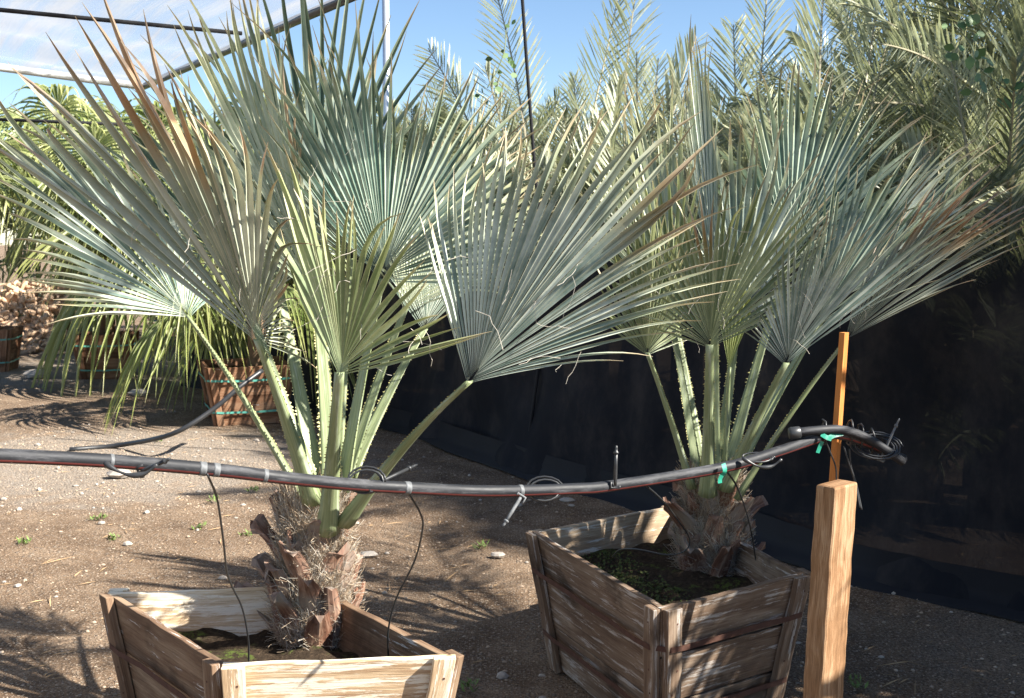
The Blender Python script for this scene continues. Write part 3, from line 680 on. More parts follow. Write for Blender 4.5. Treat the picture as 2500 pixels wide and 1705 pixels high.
def tubing(pts, r, label, mat='tubing', name='drip_tube', cat='tube', group='thin black drip tubes on the pipe', n=40, extra=None):
    pts = [at(*q) if isinstance(q, tuple) else q for q in pts]; m = MB(); m.tube(spl(pts, n), r, 8)
    o = m.build(name, M[mat], smooth=True, origin=pts[0]); return tag(o, label, cat, group)
tubing([(506, 1158, 2.40), (530, 1219, 2.5), (545, 1317, 2.62), (557, 1408, 2.75), (591, 1484, 2.9), (606, 1560, 2.98), (607, 1625, 3.02)], .0026, 'thin black drip tube hanging from the pipe into the left side of the pale crate')
tubing([(993, 1198, 2.63), (1027, 1256, 2.72), (1031, 1294, 2.8), (1012, 1370, 2.9), (966, 1465, 3.0), (948, 1540, 3.05), (948, 1608, 3.1)], .0026, 'thin black drip tube curving from the pipe into the right side of the pale crate')
tubing([(1574, 1183, 2.9), (1620, 1225, 3.3), (1662, 1280, 3.6), (1684, 1318, 3.7), (1672, 1345, 3.72), (1630, 1355, 3.75), (1560, 1342, 3.8), (1515, 1342, 3.9), (1495, 1360, 3.95)], .0026, 'thin drip tube bending round the trunk base of the right palm')
tubing([(1770, 1146, 3.0), (1800, 1190, 3.2), (1825, 1260, 3.4), (1836, 1310, 3.6), (1845, 1367, 3.8)], .0026, 'thin drip tube dropping from the green tie into the dark crate')
tubing([(2012, 1068, 3.12), (2025, 1100, 3.13), (2040, 1140, 3.15), (2042, 1175, 3.16)], .0022, 'short thin tube hanging left of the orange stake')
tubing([(2060, 1090, 3.16), (2072, 1130, 3.16), (2085, 1170, 3.17), (2100, 1240, 3.15)], .0022, 'thin tube hanging just right of the orange stake')
tubing([(2074, 1097, 3.18), (2078, 1140, 3.18), (2090, 1180, 3.18), (2104, 1245, 3.16)], .0022, 'second thin tube right of the orange stake, ending lower than its neighbour')
def coil(px, py, Y, rx, rz, turns, label, r=.0026, tilt=.3):
    c = at(px, py, Y); pts = []
    for i in range(int(turns*16)+1):
        a = i/16*6.283; k = 1-.12*(i/16)
        pts.append(c+V((math.cos(a)*rx*k, math.sin(a)*rx*tilt+.012*math.sin(i*.2), math.sin(a)*rz*k)))
    m = MB(); m.tube(pts, r, 8); tag(m.build('coiled_tube', M['tubing'], smooth=True, origin=c), label, 'tube', 'coiled drip tubes tied to the pipe')
coil(893, 1175, 2.60, .046, .030, 2.3, 'coil of black tube looped round the pipe before the left palm stems')
coil(1330, 1196, 2.80, .048, .029, 2.0, 'coil of grey tube on the pipe between the two palms')
coil(1852, 1118, 3.05, .044, .010, 2.0, 'flat coil of black tube on the pipe by the right palm')
coil(2140, 1090, 3.2, .075, .035, 3.2, 'tangled coil of black tube on the pipe end right of the orange stake', tilt=.5)
def emitter(a, b, label, mat='tubing', r=.0045):
    a, b = at(*a), at(*b); e = empty('drip_emitter', a, label, 'drip emitter', 'drip emitters clipped on the pipe')
    d = (b-a); m = MB(); m.tube([a, a+d*.1, a+d*.5, a+d*.82], [r*.8, r, r, r*.9], 8); m.build('stake', M[mat], e, smooth=True, origin=a)
    m = MB(); m.tube([a+d*.8, a+d*.84, a+d*.86, a+d*.93, a+d], [r*1.5, r*1.5, r*.8, r*.8, r*.5], 8); m.build('nozzle', M[mat], e, smooth=True, origin=a+d*.8)
    m = MB(); t = d.normalized(); s = t.cross(V((0, 1, 0))).normalized()
    m.tube([a-s*.011, a-s*.011-t*.006, a+s*.011-t*.006, a+s*.011+t*.01], .003, 6); m.build('clip', M[mat], e, smooth=True, origin=a)
emitter((905, 1188, 2.58), (1018, 1135, 2.7), 'black drip emitter pointing up right from the coil before the left palm')
emitter((1271, 1215, 2.72), (1228, 1285, 2.68), 'silvery drip emitter dangling below the pipe between the palms', 'grey_plastic')
emitter((1502, 1186, 2.85), (1505, 1088, 2.85), 'black drip emitter standing upright on the pipe before the dark cloth')
emitter((2150, 1120, 3.2), (2196, 1022, 3.18), 'thin grey emitter sticking up from the tangled pipe end', 'grey_plastic', .0036)
emitter((345, 1152, 2.3), (415, 1120, 2.28), 'black curved emitter tied flat against the pipe at far left')
for q, (px, py, Y, lab) in enumerate(((300, 1135, 2.28, 'black wrapped tie of tubing on the pipe at far left'), (1836, 1122, 3.02, 'small black clip tied on the pipe beside the right palm'))):
    c = at(px, py, Y); m = MB()
    m.tube(spl([c+V((-.03, -.018, .008)), c+V((-.01, -.024, -.004)), c+V((.02, -.024, -.016)), c+V((.05, -.02, -.014)), c+V((.075, -.018, .004))], 14), [.0045+.002*math.sin(i*.9) for i in range(15)], 8)
    tag(m.build('tube_tie', M['tubing'], smooth=True, origin=c), lab, 'tie')
# capped pipe stub lying on the first pipe
stub = spl([at(1935, 1058, 3.1), at(1985, 1052, 3.1), at(2055, 1050, 3.13), at(2120, 1072, 3.17), at(2205, 1128, 3.2)], 24)
st = empty('pipe_offcut', stub[0], 'short black pipe with a round end cap lashed to the long pipe by the stake', 'pipe')
m = MB(); m.tube(stub, .0125, 16); m.build('hose', pipe_mat('black_pipe_plain', False), st, smooth=True, origin=stub[0])
m = MB(); d = (stub[0]-stub[1]).normalized(); m.tube([stub[0]-d*.022, stub[0]-d*.02, stub[0]+d*.004, stub[0]+d*.01], [.0135, .0165, .0175, .015], 18); m.build('end_cap', M['tubing'], st, smooth=True, origin=stub[0])
for px in (2010, 2075, 2100, 2128, 2160):
    c = on_pipe(px)+V((0, 0, .012)); m = MB(); pts = [c+V((rnd(-.004, .004), math.cos(a)*.024, math.sin(a)*.036)) for a in [i/12*6.283 for i in range(13)]]
    m.tube(pts, .0025, 6); m.build('tie', M['tubing'], st, smooth=True, origin=c)
# green plastic tapes
def tape(name, quads, label):
    m = MB(); o = None
    for pts in quads:
        P3 = spl([at(*q) for q in pts], 10); o = o or P3[0]
        for a, b in zip(P3, P3[1:]):
            t = (b-a).normalized(); s = t.cross(V((0, 1, 0))).normalized()*.006+V((0, .003, 0)); k = V((0, .0008, 0))
            m.hexa([a-s, b-s, b+s, a+s, a-s-k, b-s-k, b+s-k, a+s-k])
    return tag(m.build(name, M['tape'], origin=o), label, 'tape', 'green plant ties on the pipe')
tape('green_tie', [[(2005, 1060, 3.1), (2018, 1068, 3.095), (2030, 1072, 3.1)], [(2022, 1070, 3.1), (2040, 1062, 3.12), (2058, 1058, 3.13)], [(2008, 1078, 3.1), (2002, 1090, 3.1), (1996, 1106, 3.1)]], 'green plastic ribbon tying the pipe to the orange stake')
tape('green_tie', [[(1766, 1132, 2.97), (1770, 1150, 2.965), (1764, 1160, 2.97)], [(1764, 1158, 2.97), (1758, 1170, 2.97), (1758, 1180, 2.97)]], 'small green tie round the pipe in front of the right palm trunk')
# orange stake
def board_between(a, b, wx, wy, rot, name, mat, root=None, bevel=.002, seg=12, wob=.0, top_slope=0):
    d = (b-a); mb = MB(); ux = V((math.cos(rot), math.sin(rot), 0))*wx/2; uy = V((-math.sin(rot), math.cos(rot), 0))*wy/2
    for i in range(seg+1):
        s = i/seg; c = a+d*s; w_ = V((rnd(-wob, wob), rnd(-wob, wob), 0))
        for j, (p, q) in enumerate(((-1, -1), (1, -1), (1, 1), (-1, 1))):
            mb.v.append(c+w_+ux*p*(1+rnd(-wob, wob)*4)+uy*q+(V((0, 0, top_slope*(p*.5-q*.3))) if i == seg else V()))
    L = d.length; ws = (wx, wy, wx, wy)
    for i in range(seg):
        o = i*4; u0, u1 = L*i/seg, L*(i+1)/seg; v0 = 0
        for x in range(4):
            mb.face((o+x, o+(x+1) % 4, o+4+(x+1) % 4, o+4+x), [(u0, v0), (u0, v0+ws[x]), (u1, v0+ws[x]), (u1, v0)]); v0 += .33
    mb.face((0, 3, 2, 1)); o = seg*4; mb.face((o, o+1, o+2, o+3), [(0, 0), (.02, 0), (.02, wx), (0, wx)])
    return mb.build(name, mat, root, bevel=bevel, origin=a)
random.seed(21)
st_top = at(2061, 812, 3.22); st_bot = V((st_top.x-.055, 3.22, 0))
tag(board_between(st_bot, st_top, .019, .019, R(35), 'garden_stake', M['wood_stake'], bevel=.001), 'slender orange-brown wooden stake the pipe is tied to', 'stake')
pt = at(2043, 1180, 2.93); pb = V((pt.x-.035, 2.93, 0))
po = board_between(pb, pt, .082, .070, R(28), 'wooden_post', M['wood_post'], bevel=.007, seg=24, wob=.0018, top_slope=.008)
tag(po, 'thick square wooden post standing at lower right before the stake', 'post')

# ------------------------------------------------------------------ shade cloth wall
cl = [onz(*q) for q in ((700, 985), (1020, 1052), (1292, 1150), (1700, 1265), (2093, 1398), (2500, 1492))]
cl = [cl[0]+(cl[0]-cl[1])*.9] + cl + [cl[-1]+(cl[-1]-cl[-2])*2.2]
cp = spl(cl, 120)
wall = empty('shade_cloth_fence', cp[50], 'black shade cloth wall hanging behind the two crates', 'fence')
def cloth(z0, z1, nz, mat, name, amp=.11):
    mb = MB(); u = 0; us = []
    for i, p in enumerate(cp):
        if i: u += (p-cp[i-1]).length
        us.append(u)
        t = (cp[min(i+1, 120)]-cp[max(i-1, 0)]).normalized(); n = V((t.y, -t.x, 0))
        for j in range(nz+1):
            s = j/nz; z = z0+(z1-z0)*s
            off = amp*noise.noise(V((u*1.3, z*1.2, 1)))*1.4 + .045*noise.noise(V((u*5, z*1.2, 7))) + .03*noise.noise(V((u*2+z*4, z*3, 2)))
            q = p + n*(off + (.10*(1-s)**5 if z0 < .1 else 0)); q.z = z + (.015*noise.noise(V((u*3, 0, 0))) if j in (0,) else 0)
            mb.v.append(q)
    for i in range(120):
        for j in range(nz):
            a = i*(nz+1)+j; uv = [(us[i], j/nz), (us[i+1], j/nz), (us[i+1], (j+1)/nz), (us[i], (j+1)/nz)]
            mb.face((a, a+nz+1, a+nz+2, a+1), uv)
    return mb.build(name, mat, wall, smooth=True, origin=cp[50])
cloth(.01, 1.95, 22, cloth_mat('black_mesh_shade_fade', .982, (.009, .010, .014)), 'cloth_panel')
hem = MB(); N_ = 120
for i, p in enumerate(cp):
    t = (cp[min(i+1, N_)]-cp[max(i-1, 0)]).normalized(); n = V((t.y, -t.x, 0)); n = n if n.y < 0 else -n
    for (o_, z) in ((.0, .17), (.012, .09), (.03, .035), (.10+.03*noise.noise(V((i*.2, 0, 0))), .022), (.105, .008)):
        k = .11*noise.noise(V((i*.13, z, 1))); hem.v.append(p+n*(o_+.09+max(0, .0)+k*.4)+V((0, 0, z-p.z+.008*noise.noise(V((i*.4, z*9, 2))))))
for i in range(N_):
    for j in range(4):
        a = i*5+j; hem.face((a, a+5, a+6, a+1))
hem.build('hem', plain('black_hem', (.010, .010, .013), .7, .25, var=.4, scale=6), wall, smooth=True, origin=cp[50])
m = MB(); a = onz(1290, 1150); e = V((-.03, -.06, 0))
m.tube(spl([a+e+V((0, 0, .0)), a+e+V((.04, 0, .3)), a+e+V((.12, 0, .9)), at(1345, 700, a.y)+e, at(1320, 450, a.y)+e, at(1300, 200, a.y)+e, at(1282, -60, a.y)+e], 40), .011, 8)
m.build('seam', M['cord'], wall, smooth=True, origin=a)
m = MB(); m.tube([onz(1262, 1022)+V((.1, .5, 0)), at(1270, 1005, 9.2), at(1278, 992, 9.2), at(1292, 992, 9.2)], .016, 10)
tag(m.build('pvc_elbow', M['white_pvc'], smooth=True), 'white plastic pipe elbow behind the black cloth', 'pipe')

# ------------------------------------------------------------------ canopy with plastic film, poles
random.seed(31)
zc = at(350, 212, 9.).z
def onplane(px, py, z): 
    d = ray(px, py); return V((0, 0, H))+d*((z-H)/d.z)
cA = onplane(350, 212, zc); cB = onplane(850, -5, zc); cD = onplane(0, 165, zc)
cB2 = cA+(cB-cA)*1.7; cD2 = cA+(cD-cA)*5.; cE = cD2+(cB2-cA)
can = empty('film_canopy', V((cA.x, cA.y, 0)), 'translucent plastic film canopy with pipe frame over the left background', 'canopy')
mb = MB(); g = 40
for i in range(g+1):
    for j in range(g+1):
        p = cA.lerp(cB2, i/g).lerp(cD2.lerp(cE, i/g), j/g); s = math.sin(math.pi*min(1, j/g*1.0))
        p.z += .05*noise.noise(V((i*.35, j*.12, 0))) - .0*s; mb.v.append(p)
for i in range(g):
    for j in range(g):
        a = i*(g+1)+j; mb.face((a, a+g+1, a+g+2, a+1), [(i/g*4, j/g*4), ((i+1)/g*4, j/g*4), ((i+1)/g*4, (j+1)/g*4), (i/g*4, (j+1)/g*4)])
mb.build('film', film_mat(), can, smooth=True, origin=cA)
m = MB(); m.tube([cA, cB2], .026, 10); m.build('edge_pipe', M['dark_pipe'], can, smooth=True, origin=cA)
m = MB(); m.tube([cA+V((0, 0, -.0)), cD2], .028, 10); m.build('edge_pipe', M['white_pvc'], can, smooth=True, origin=cA)
e1, e2 = onplane(-200, 5, zc-.06), onplane(590, 82, zc-.06); m = MB(); m.tube([e1, e2], .011, 8); m.build('cord', M['cord'], can, smooth=True, origin=e2)
pl = at(947, 500, 10.6); m = MB(); m.tube([V((pl.x, pl.y, 0)), V((pl.x, pl.y, 5))], .033, 12); tag(m.build('pole', M['galv'], smooth=True, origin=V((pl.x, pl.y, 0))), 'thin galvanised metal pole rising behind the left palm', 'pole')
e1, e2 = at(-60, 290, 12.5), at(300, 304, 12.5); m = MB(); m.tube([e1, e2], .018, 8); tag(m.build('cable', M['cord'], smooth=True, origin=e1), 'dark cable strung before the green palm hedge at left', 'cable')

# ------------------------------------------------------------------ background fan palms (drooping, green) in boxes
def generic_fan(h, out, Rr, n, mat, root, droop, spread=118, tilt=.2, name='leaf', rings=7):
    U = out.normalized(); Vv = U.cross(V((0, 0, 1))).normalized(); N = Vv.cross(U)
    roll = rnd(-.5, .5); Vv = (Vv*math.cos(roll)+N*math.sin(roll)); tips = []
    for k in range(9):
        th = R(-spread+2*spread*k/8); L = Rr*(.78+.22*math.cos(th*.7))
        tips.append(h+(U*math.cos(th)+Vv*math.sin(th)+N*tilt*(1-math.cos(th))*-.3).normalized()*L)
    return fan_leaf(h, tips, n, mat, root, fuse=.36, droop=droop, jit=.05, rings=rings, bow=.1, wig=.05, lenj=.2, name=name)
def green_palm(c, zc_, nl, label, mats, Rr=.75, stem=.6, group='green fan palms in the background', zl=None, dr=(.5, 1.1), box=None):
    root = empty('green_fan_palm', V((c[0], c[1], 0)), label, 'palm', group)
    top = V((c[0], c[1], zc_))
    m = MB(); m.tube([V((c[0], c[1], 0.2 if box else 0)), V((c[0]+.02, c[1], zc_*.5)), top], [.10, .085, .06], 10); m.build('trunk', M['fibre_dark'], root, smooth=True, origin=V((c[0], c[1], 0)))
    for i in range(nl):
        a = i*2.4+rnd(-.3, .3); el = R(78 - 105*(i/nl)) + rnd(-.1, .1); d = V((math.cos(a)*math.cos(el), math.sin(a)*math.cos(el), math.sin(el)))
        L = stem*rnd(.75, 1.15); h = top+d*L+V((0, 0, -.1*math.cos(el)*L)); o = (d+V((0, 0, -.35))).normalized()
        lf = generic_fan(h, o, Rr*rnd(.8, 1.15), 30, M[random.choice(mats)], root, rnd(*dr))
        m = MB(); m.tube(spl([top, top.lerp(h, .5)+V((0, 0, .06)), h], 6), [.016, .014, .013, .012, .011, .01, .009], 5); m.build('petiole', M['petiole'], lf, smooth=True, origin=top)
    return root
def back_box(cx, cy, rot, w, label):
    cs = [V((cx, cy, 0))+Matrix.Rotation(rot, 3, 'Z')@V((sx*w/2, sy*w/2, 0)) for sx, sy in ((-1, 1), (-1, -1), (1, -1), (1, 1))]
    return crate(cs, .5, 0., .78, label, [M['wood_red']]*4, .44, 'tapered wooden planter boxes with green straps', strapm='strap', straps=(.22, .76), nb=2)
random.seed(41)
g3 = onz(620, 1030); g4 = onz(255, 925); g5 = onz(-25, 905)
back_box(g3.x-.09, g3.y+.12, R(20), .70, 'reddish wooden box with two green straps on the gravel behind the left palm')
back_box(g4.x, g4.y+.1, R(12), .6, 'wooden box with green straps half hidden by hanging green fronds')
back_box(g5.x, g5.y, R(10), .6, 'wooden box with a green strap cut off by the left edge of the picture')
green_palm((g3.x, g3.y+.12), 1.15, 15, 'green fan palm with hanging fronds in the reddish strapped box', ['leaf_green', 'leaf_green2'], Rr=.7, stem=.5, box=1, dr=(.7, 1.2))
green_palm((g4.x, g4.y+.1), 2.0, 16, 'green fan palm whose fronds hang over the half hidden box', ['leaf_green', 'leaf_green2'], Rr=.68, stem=.45, box=1, dr=(.5, 1.))
green_palm((g5.x, g5.y), 2.2, 14, 'green fan palm at the left edge over the cut off box', ['leaf_green', 'leaf_green2'], Rr=.75, stem=.5, box=1, dr=(.3, .7))
for i, (x, y, z, lab) in enumerate(((-6.6, 17.0, 2.6, 'yellow-green fan palm under the left end of the canopy edge'), (-5.2, 17.2, 2.5, 'fan palm behind the dark cable, second from left'),
    (-3.3, 14.8, 2.2, 'fan palm below the canopy corner'), (-2.1, 13.4, 1.7, 'fan palm glimpsed through the left side of the blue leaves'), (-3.4, 12.2, 1.6, 'low fan palm between the two strapped boxes'))):
    green_palm((x, y), z, 19, lab, ['leaf_green2', 'leaf_green', 'leaf_green2'], Rr=1.05, stem=.7, dr=(.5, 1.1))
# pile of cut palm debris at the left edge
m = MB()
for i in range(480):
    b = onz(rnd(-60, 135), 862) ; r_ = rnd(0, 1); zz = random.random()**1.5*.9; p = V((b.x+.1, b.y-.2+zz*.8+rnd(-.1, .2), zz))
    d = V((rnd(-1, 1), rnd(-1, 1), rnd(-.6, .6))).normalized()*rnd(.03, .13); k = rnd(.02, .045); m.tube([p-d, p-d*.3, p+d*.4, p+d], [k*.6, k, k*.9, k*.5], 6)
tag(m.build('debris_pile', plain('cut_wood_chunks', (.52, .36, .24), .85, .2, var=.4, scale=4)), 'pile of pale cut palm chunks at the left edge', 'debris', kind='stuff')
# hose rising from the gravel to the strapped box
hp = [onz(170, 1105)+V((0, 0, .02)), onz(290, 1097)+V((0, 0, .03)), at(420, 1060, 8.1), at(520, 1000, 8.2), at(585, 945, 8.3), at(640, 905, 8.45)]
m = MB(); m.tube(spl(hp, 30), .018, 10); tag(m.build('rubber_hose', M['tubing'], smooth=True, origin=hp[0]), 'grey-black hose rising from the gravel to the reddish strapped box', 'hose')
random.seed(44)
rk = plain('rock', (.36, .32, .28), .85, .2, var=.2, scale=8)
for (px, py, s, lab) in ((291, 1168, .075, 'block-shaped grey stone just below the pipe at left'), (90, 925, .13, 'pale flat stone in the gravel near the half hidden box'), (340, 968, .09, 'grey flat stone between the two strapped boxes'), (900, 1362, .04, 'grey stone close to the left palm trunk'), (1215, 1362, .035, 'pale round stone between the crates'), (1385, 1228, .04, 'pale stone beside the pipe coil')):
    c = onz(px, py); m = MB(); n0 = 0
    for i in range(5):
        ph = math.pi*i/4
        for j in range(9): a = 6.283*j/9; q = rnd(.85, 1.12); m.v.append(c+V((math.cos(a)*math.sin(ph)*s*q*1.2, math.sin(a)*math.sin(ph)*s*q*.8, (1-math.cos(ph))*s*.42)))
    for i in range(4):
        for j in range(9): m.face((i*9+j, i*9+(j+1) % 9, i*9+9+(j+1) % 9, i*9+9+j))
    tag(m.build('stone', rk, origin=c), lab, 'stone', 'stones on the ground')

# ------------------------------------------------------------------ date palms
def wall_side(p): return (p.y - (9.4 - 1.53*(p.x+.77)))/1.83
def frond(base, midp, tip, root, mat, n=48, ll=.42, w=.021, vee=.45, face=False, clip=True, name='frond'):
    base, midp, tip = V(base), V(midp), V(tip); mb = MB(); NN = 24
    nw = V((1.53, 1, 0)).normalized()
    for q, lim in ((tip, .42), (midp, .35)):
        if clip and wall_side(q) < lim:
            sh = lim-wall_side(q); q += nw*sh; q.z += sh*.35
    pts = [base*(1-t)**2+midp*2*t*(1-t)+tip*t*t for t in [i/NN for i in range(NN+1)]]
    def pa(t):
        u = t*NN; k = min(NN-1, int(u)); return pts[k].lerp(pts[k+1], u-k), (pts[k+1]-pts[k]).normalized()
    chord = (tip-base).normalized(); ref = V((rnd(-.5, .5), -1, .25)).normalized()
    bend = (midp-(base+tip)/2); 
    if bend.length > .05: ref = (bend.normalized()*.8+V((rnd(-.3, .3), rnd(-.8, -.2), 0))).normalized()
    if face or random.random() < .35: ref = V((rnd(-.3, .3), -1, .2)).normalized()
    roll = rnd(-.4, .4)*(.5 if face else 1)
    for i in range(n):
        for sg in (-1, 1):
            t = .10+.895*(i+rnd(-.3, .3))/n; t = max(.08, min(.995, t)); p, T = pa(t)
            N = (ref-T*ref.dot(T)).normalized(); Sd = T.cross(N); N2 = N*math.cos(roll)+Sd*math.sin(roll); S2 = T.cross(N2)
            ang = R(56-24*t)+rnd(-.14, .14); L = ll*(math.sin(math.pi*min(1, .12+t*.86))**.55)*rnd(.85, 1.1); 
            if t < .2: L *= .45
            vv = vee*rnd(.4, 1.3); d = (T*math.cos(ang)+(S2*sg*math.cos(vv)+N2*math.sin(vv))*math.sin(ang)).normalized()
            up = d.cross(T).normalized()*w*.5*rnd(.8, 1.2); fold = d.cross(up).normalized()*w*.25
            dr = V((0, 0, -1))*L*rnd(.02, .12); a = p; b = p+d*L*.35; c = p+d*L*.75+dr*.4; e = p+d*L+dr; v = random.random(); n0 = len(mb.v)
            mb.v += [a-up*.4, a+up*.4, b-up, b+fold, b+up, c-up*.8, c+fold*.8, c+up*.8, e]
            mb.face((n0, n0+3, n0+2), [(0, v), (.3, v), (.3, v)]); mb.face((n0, n0+1, n0+3), [(0, v), (0, v), (.3, v)]); mb.face((n0+1, n0+4, n0+3), [(0, v), (.3, v), (.3, v)])
            mb.face((n0+2, n0+3, n0+6, n0+5), [(.3, v), (.3, v), (.7, v), (.7, v)]); mb.face((n0+3, n0+4, n0+7, n0+6), [(.3, v), (.3, v), (.7, v), (.7, v)])
            mb.face((n0+5, n0+6, n0+8), [(.7, v), (.7, v), (1, v)]); mb.face((n0+6, n0+7, n0+8), [(.7, v), (.7, v), (1, v)])
    mb.tube(pts, [.017*(1-.85*i/NN)+.002 for i in range(NN+1)], 5)
    return mb.build(name, mat, root, origin=base)
G_D = 'date palms behind the shade cloth'
def date_palm(px, Y, zc_, label, nf, keys=(), force=False, L=2.0, mats=('frond_grey', 'frond_olive'), ll=.38):
    X = (px-CX)/F*Y; nw = V((1.53, 1, 0)).normalized()
    while not force and wall_side(V((X, Y, 0))) < .95: Y += .05; X = (px-CX)/F*Y
    root = empty('date_palm', V((X, Y, 0)), label, 'palm', G_D); top = V((X, Y, zc_))
    m = MB(); m.tube([V((X, Y, 0)), V((X, Y, zc_*.6)), top], [.17, .16, .12], 12); m.build('trunk', M['fibre_dark'], root, smooth=True, origin=V((X, Y, 0)))
    for (tx, ty, tY, mx, my) in keys:
        tip = at(tx, ty, tY+1.3); mid = at(mx, my, (tY+Y)/2+1.); frond(top, mid, tip, root, M[mats[0]], n=50, ll=ll*1.3, w=.024, face=True)
    nf = int(nf*1.55)
    for i in range(nf):
        a = i*2.4+rnd(-.3, .3); el = R(86-80*((i+.5)/nf)**1.25)+rnd(-.15, .15); d = V((math.cos(a)*math.cos(el), math.sin(a)*math.cos(el), math.sin(el))); l = L*rnd(.7, 1.15)
        mid = top+d*l*.55+V((0, 0, .08)); tip = top+d*l-V((0, 0, .16*l*math.cos(el)+.03*l)); frond(top, mid, tip, root, M[random.choice(mats)], ll=ll, clip=not force)
random.seed(61)
date_palm(1330, 9.4, .95, 'date palm with a frond arching left into the open sky', 13, [(1045, 118, 9.2, 1180, 330), (1205, -40, 9.3, 1290, 250), (1510, -10, 9.0, 1440, 330)])
date_palm(1560, 8.6, .8, 'date palm whose tall pale frond stands free against the sky in the middle', 13, [(1560, -60, 8.4, 1490, 300), (1700, 90, 8.6, 1600, 360)])
date_palm(1800, 8.2, .8, 'date palm rising directly behind the right blue palm', 13, [(1790, 60, 8.2, 1800, 300), (1875, -50, 8.0, 1850, 300)])
date_palm(2000, 7.4, .7, 'date palm with a broad upright herringbone frond', 14, [(2015, -90, 6.9, 1990, 250), (2150, -60, 7.2, 2110, 260)])
date_palm(2230, 7.8, .9, 'date palm at the right, between the herringbone frond and the picture corner', 16, [(2350, -60, 7.4, 2290, 250), (2230, 30, 7.8, 2220, 320)])
date_palm(2440, 7.0, .9, 'date palm filling the right edge of the picture', 16, [(2520, -60, 6.8, 2450, 260), (2420, -30, 7.2, 2400, 300)])
date_palm(1230, 11.0, 1.2, 'date palm in the gap between the two blue palms', 16, L=1.7)
date_palm(1440, 10.2, .9, 'date palm under the free standing pale frond', 16, [(1400, 190, 9.5, 1420, 400), (1330, 260, 9.8, 1390, 430)], L=1.7)
date_palm(1120, 13.0, 1.3, 'distant date palm behind the galvanised pole', 14)
date_palm(1010, 12.2, 1.6, 'distant pale date palm right of the galvanised pole', 15, L=1.7)
date_palm(640, 11.6, 1.5, 'date palm behind the left palm near the canopy corner', 17, L=1.8)
date_palm(2500, 8.2, 2.2, 'tall date palm in the upper right corner', 18)
date_palm(2200, 9.2, 2.0, 'tall date palm behind the herringbone frond', 18)
date_palm(760, 14.5, 1.7, 'distant date palm seen between the blue leaves of the left palm', 15)
date_palm(520, 13.8, 1.3, 'distant date palm by the canopy corner', 15)
for i, (px, Y, z, lab) in enumerate(((1450, 12.2, 1.0, 'far date palm in the second row, left end'), (1680, 11.6, 1.1, 'far date palm in the second row behind the tall pale frond'), (1920, 11., 1.1, 'far date palm in the second row behind the right blue palm'),
                     (2150, 10.6, 1.2, 'far date palm in the second row near the herringbone frond'), (2380, 10.2, 1.4, 'far date palm in the second row at the right'), (2620, 9.0, 1.4, 'date palm partly outside the right edge'))):
    date_palm(px, Y, z, lab, 17, L=2.1)
# thicket far behind everything (one uncountable mass)
random.seed(71)
th = MB()
for i in range(1500):
    x = rnd(-11, 13); y = 17.5+rnd(-1.2, 1.5); z = rnd(0, 2.6); d = V((rnd(-1, 1), rnd(-.6, .6), rnd(-.3, 1))).normalized(); p = V((x, y, z))
    for k in range(9):
        e = (d+V((rnd(-.7, .7), rnd(-.5, .5), rnd(-.7, .5)))).normalized(); L = rnd(.3, .7); s = e.orthogonal().normalized()*rnd(.015, .035); v = random.random()
        th.quad(p, p+e*L*.5+s, p+e*L, p+e*L*.5-s, [(0, v), (.5, v), (1, v), (.5, v)])
tag(th.build('palm_thicket', M['frond_olive']), 'mass of far palm foliage closing off the view', 'foliage', kind='stuff')
# vines with round leaves among the date palms
M['vine'] = plain('vine_leaf', (.10, .17, .06), .5, .3, var=.35, scale=12)
def vine(pts, cnt, r, label):
    P3 = spl([at(*q) for q in pts], 30); root = empty('climbing_vine', P3[0], label, 'vine'); m = MB(); m.tube(P3, .004, 5); m.build('stem', M['petiole'], root, smooth=True, origin=P3[0])
    for i in range(cnt):
        p = random.choice(P3)+V((rnd(-.1, .1), rnd(-.1, .1), rnd(-.1, .1))); u = V((rnd(-1, 1), rnd(-.5, .5), rnd(-1, .6))).normalized(); s = u.cross(V((rnd(-.5, .5), -1, rnd(-.5, .5)))).normalized(); L = r*rnd(.7, 1.2)
        m = MB(); n0 = 0; m.v += [p, p+u*L*.35+s*L*.33, p+u*L*.75+s*L*.26, p+u*L, p+u*L*.75-s*L*.26, p+u*L*.35-s*L*.33]; m.face(range(n0, n0+6)); m.build('leaf', M['vine'], root, origin=p)
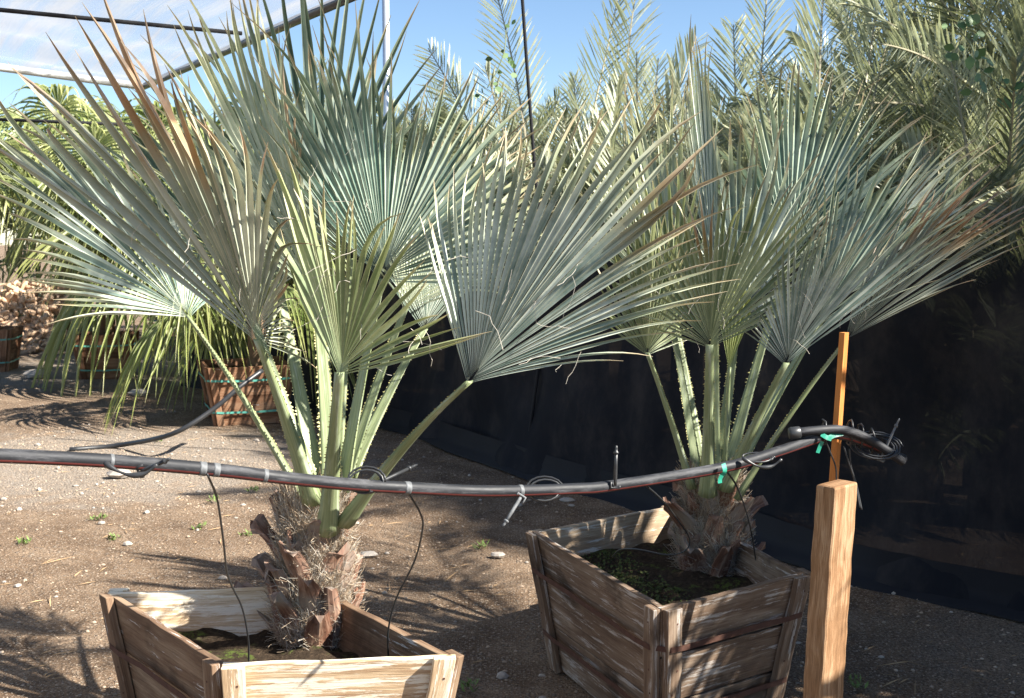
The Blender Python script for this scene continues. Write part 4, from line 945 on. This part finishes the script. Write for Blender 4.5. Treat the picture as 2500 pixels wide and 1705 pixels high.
vine([(2330, 60, 6.2), (2370, 110, 6.2), (2385, 160, 6.2), (2430, 200, 6.3), (2480, 230, 6.3)], 34, .07, 'climbing vine with round grey-green leaves at upper right')
vine([(1235, 60, 8.6), (1232, 120, 8.6), (1215, 170, 8.6), (1190, 215, 8.6)], 18, .055, 'thin vine with small dark leaves against the sky')

# ------------------------------------------------------------------ palms beyond the right edge of the frame, whose crowns shade the crate and the ground
random.seed(81)
for (x, y, z, lab) in ((3.15, 3.0, 1.75, 'blue fan palm outside the frame at right, nearest the camera'), (4.3, 3.3, 1.7, 'blue fan palm outside the frame at right, farther along the cloth')):
    green_palm((x, y), z, 16, lab, ['leaf_blue'], Rr=.8, stem=.55, group='palms outside the frame', dr=(.05, .2))

random.seed(91)
date_palm(CX+F*3.7/3.2, 3.2, 3.2, 'tall date palm outside the frame at right whose crown dapples the ground', 5, force=True, L=1.7)
date_palm(CX+F*4.5/5.6, 5.6, 3.7, 'tallest date palm outside the frame, behind the cloth at right', 12, force=True, L=1.9)

random.seed(95)
# low palms whose dark fronds hang just behind the cloth at right
date_palm(2250, 6.9, .45, 'low date palm whose dark fronds brush the back of the cloth', 9, L=1.2, mats=('frond_olive', 'frond_olive'), ll=.3)
date_palm(2460, 6.4, .5, 'low date palm behind the cloth at the right edge', 9, L=1.3, mats=('frond_olive', 'frond_olive'), ll=.3)
# litter
mb = MB()
for i in range(900):
    Y = 3.2+6.5*random.random()**1.2; X = rnd(-.5, .5)*Y; z = .006+.03*noise.noise(V((X*1.1, Y*1.1, 0)))
    a = rnd(0, 3.14); L = rnd(.012, .05)*(2.2 if random.random() < .08 else 1); d = V((math.cos(a), math.sin(a), rnd(-.05, .12)))*L; n = V((-d.y, d.x, 0)).normalized()*rnd(.0008, .003)
    p = V((X, Y, z)); mb.quad(p-d-n*.4, p-n, p+d, p+n+V((0, 0, .003)))
tag(mb.build('litter', plain('dry_litter', (.34, .23, .13), .85, .2, var=.6, scale=3)), 'dry twigs and leaf scraps scattered on the soil', 'litter', kind='stuff')
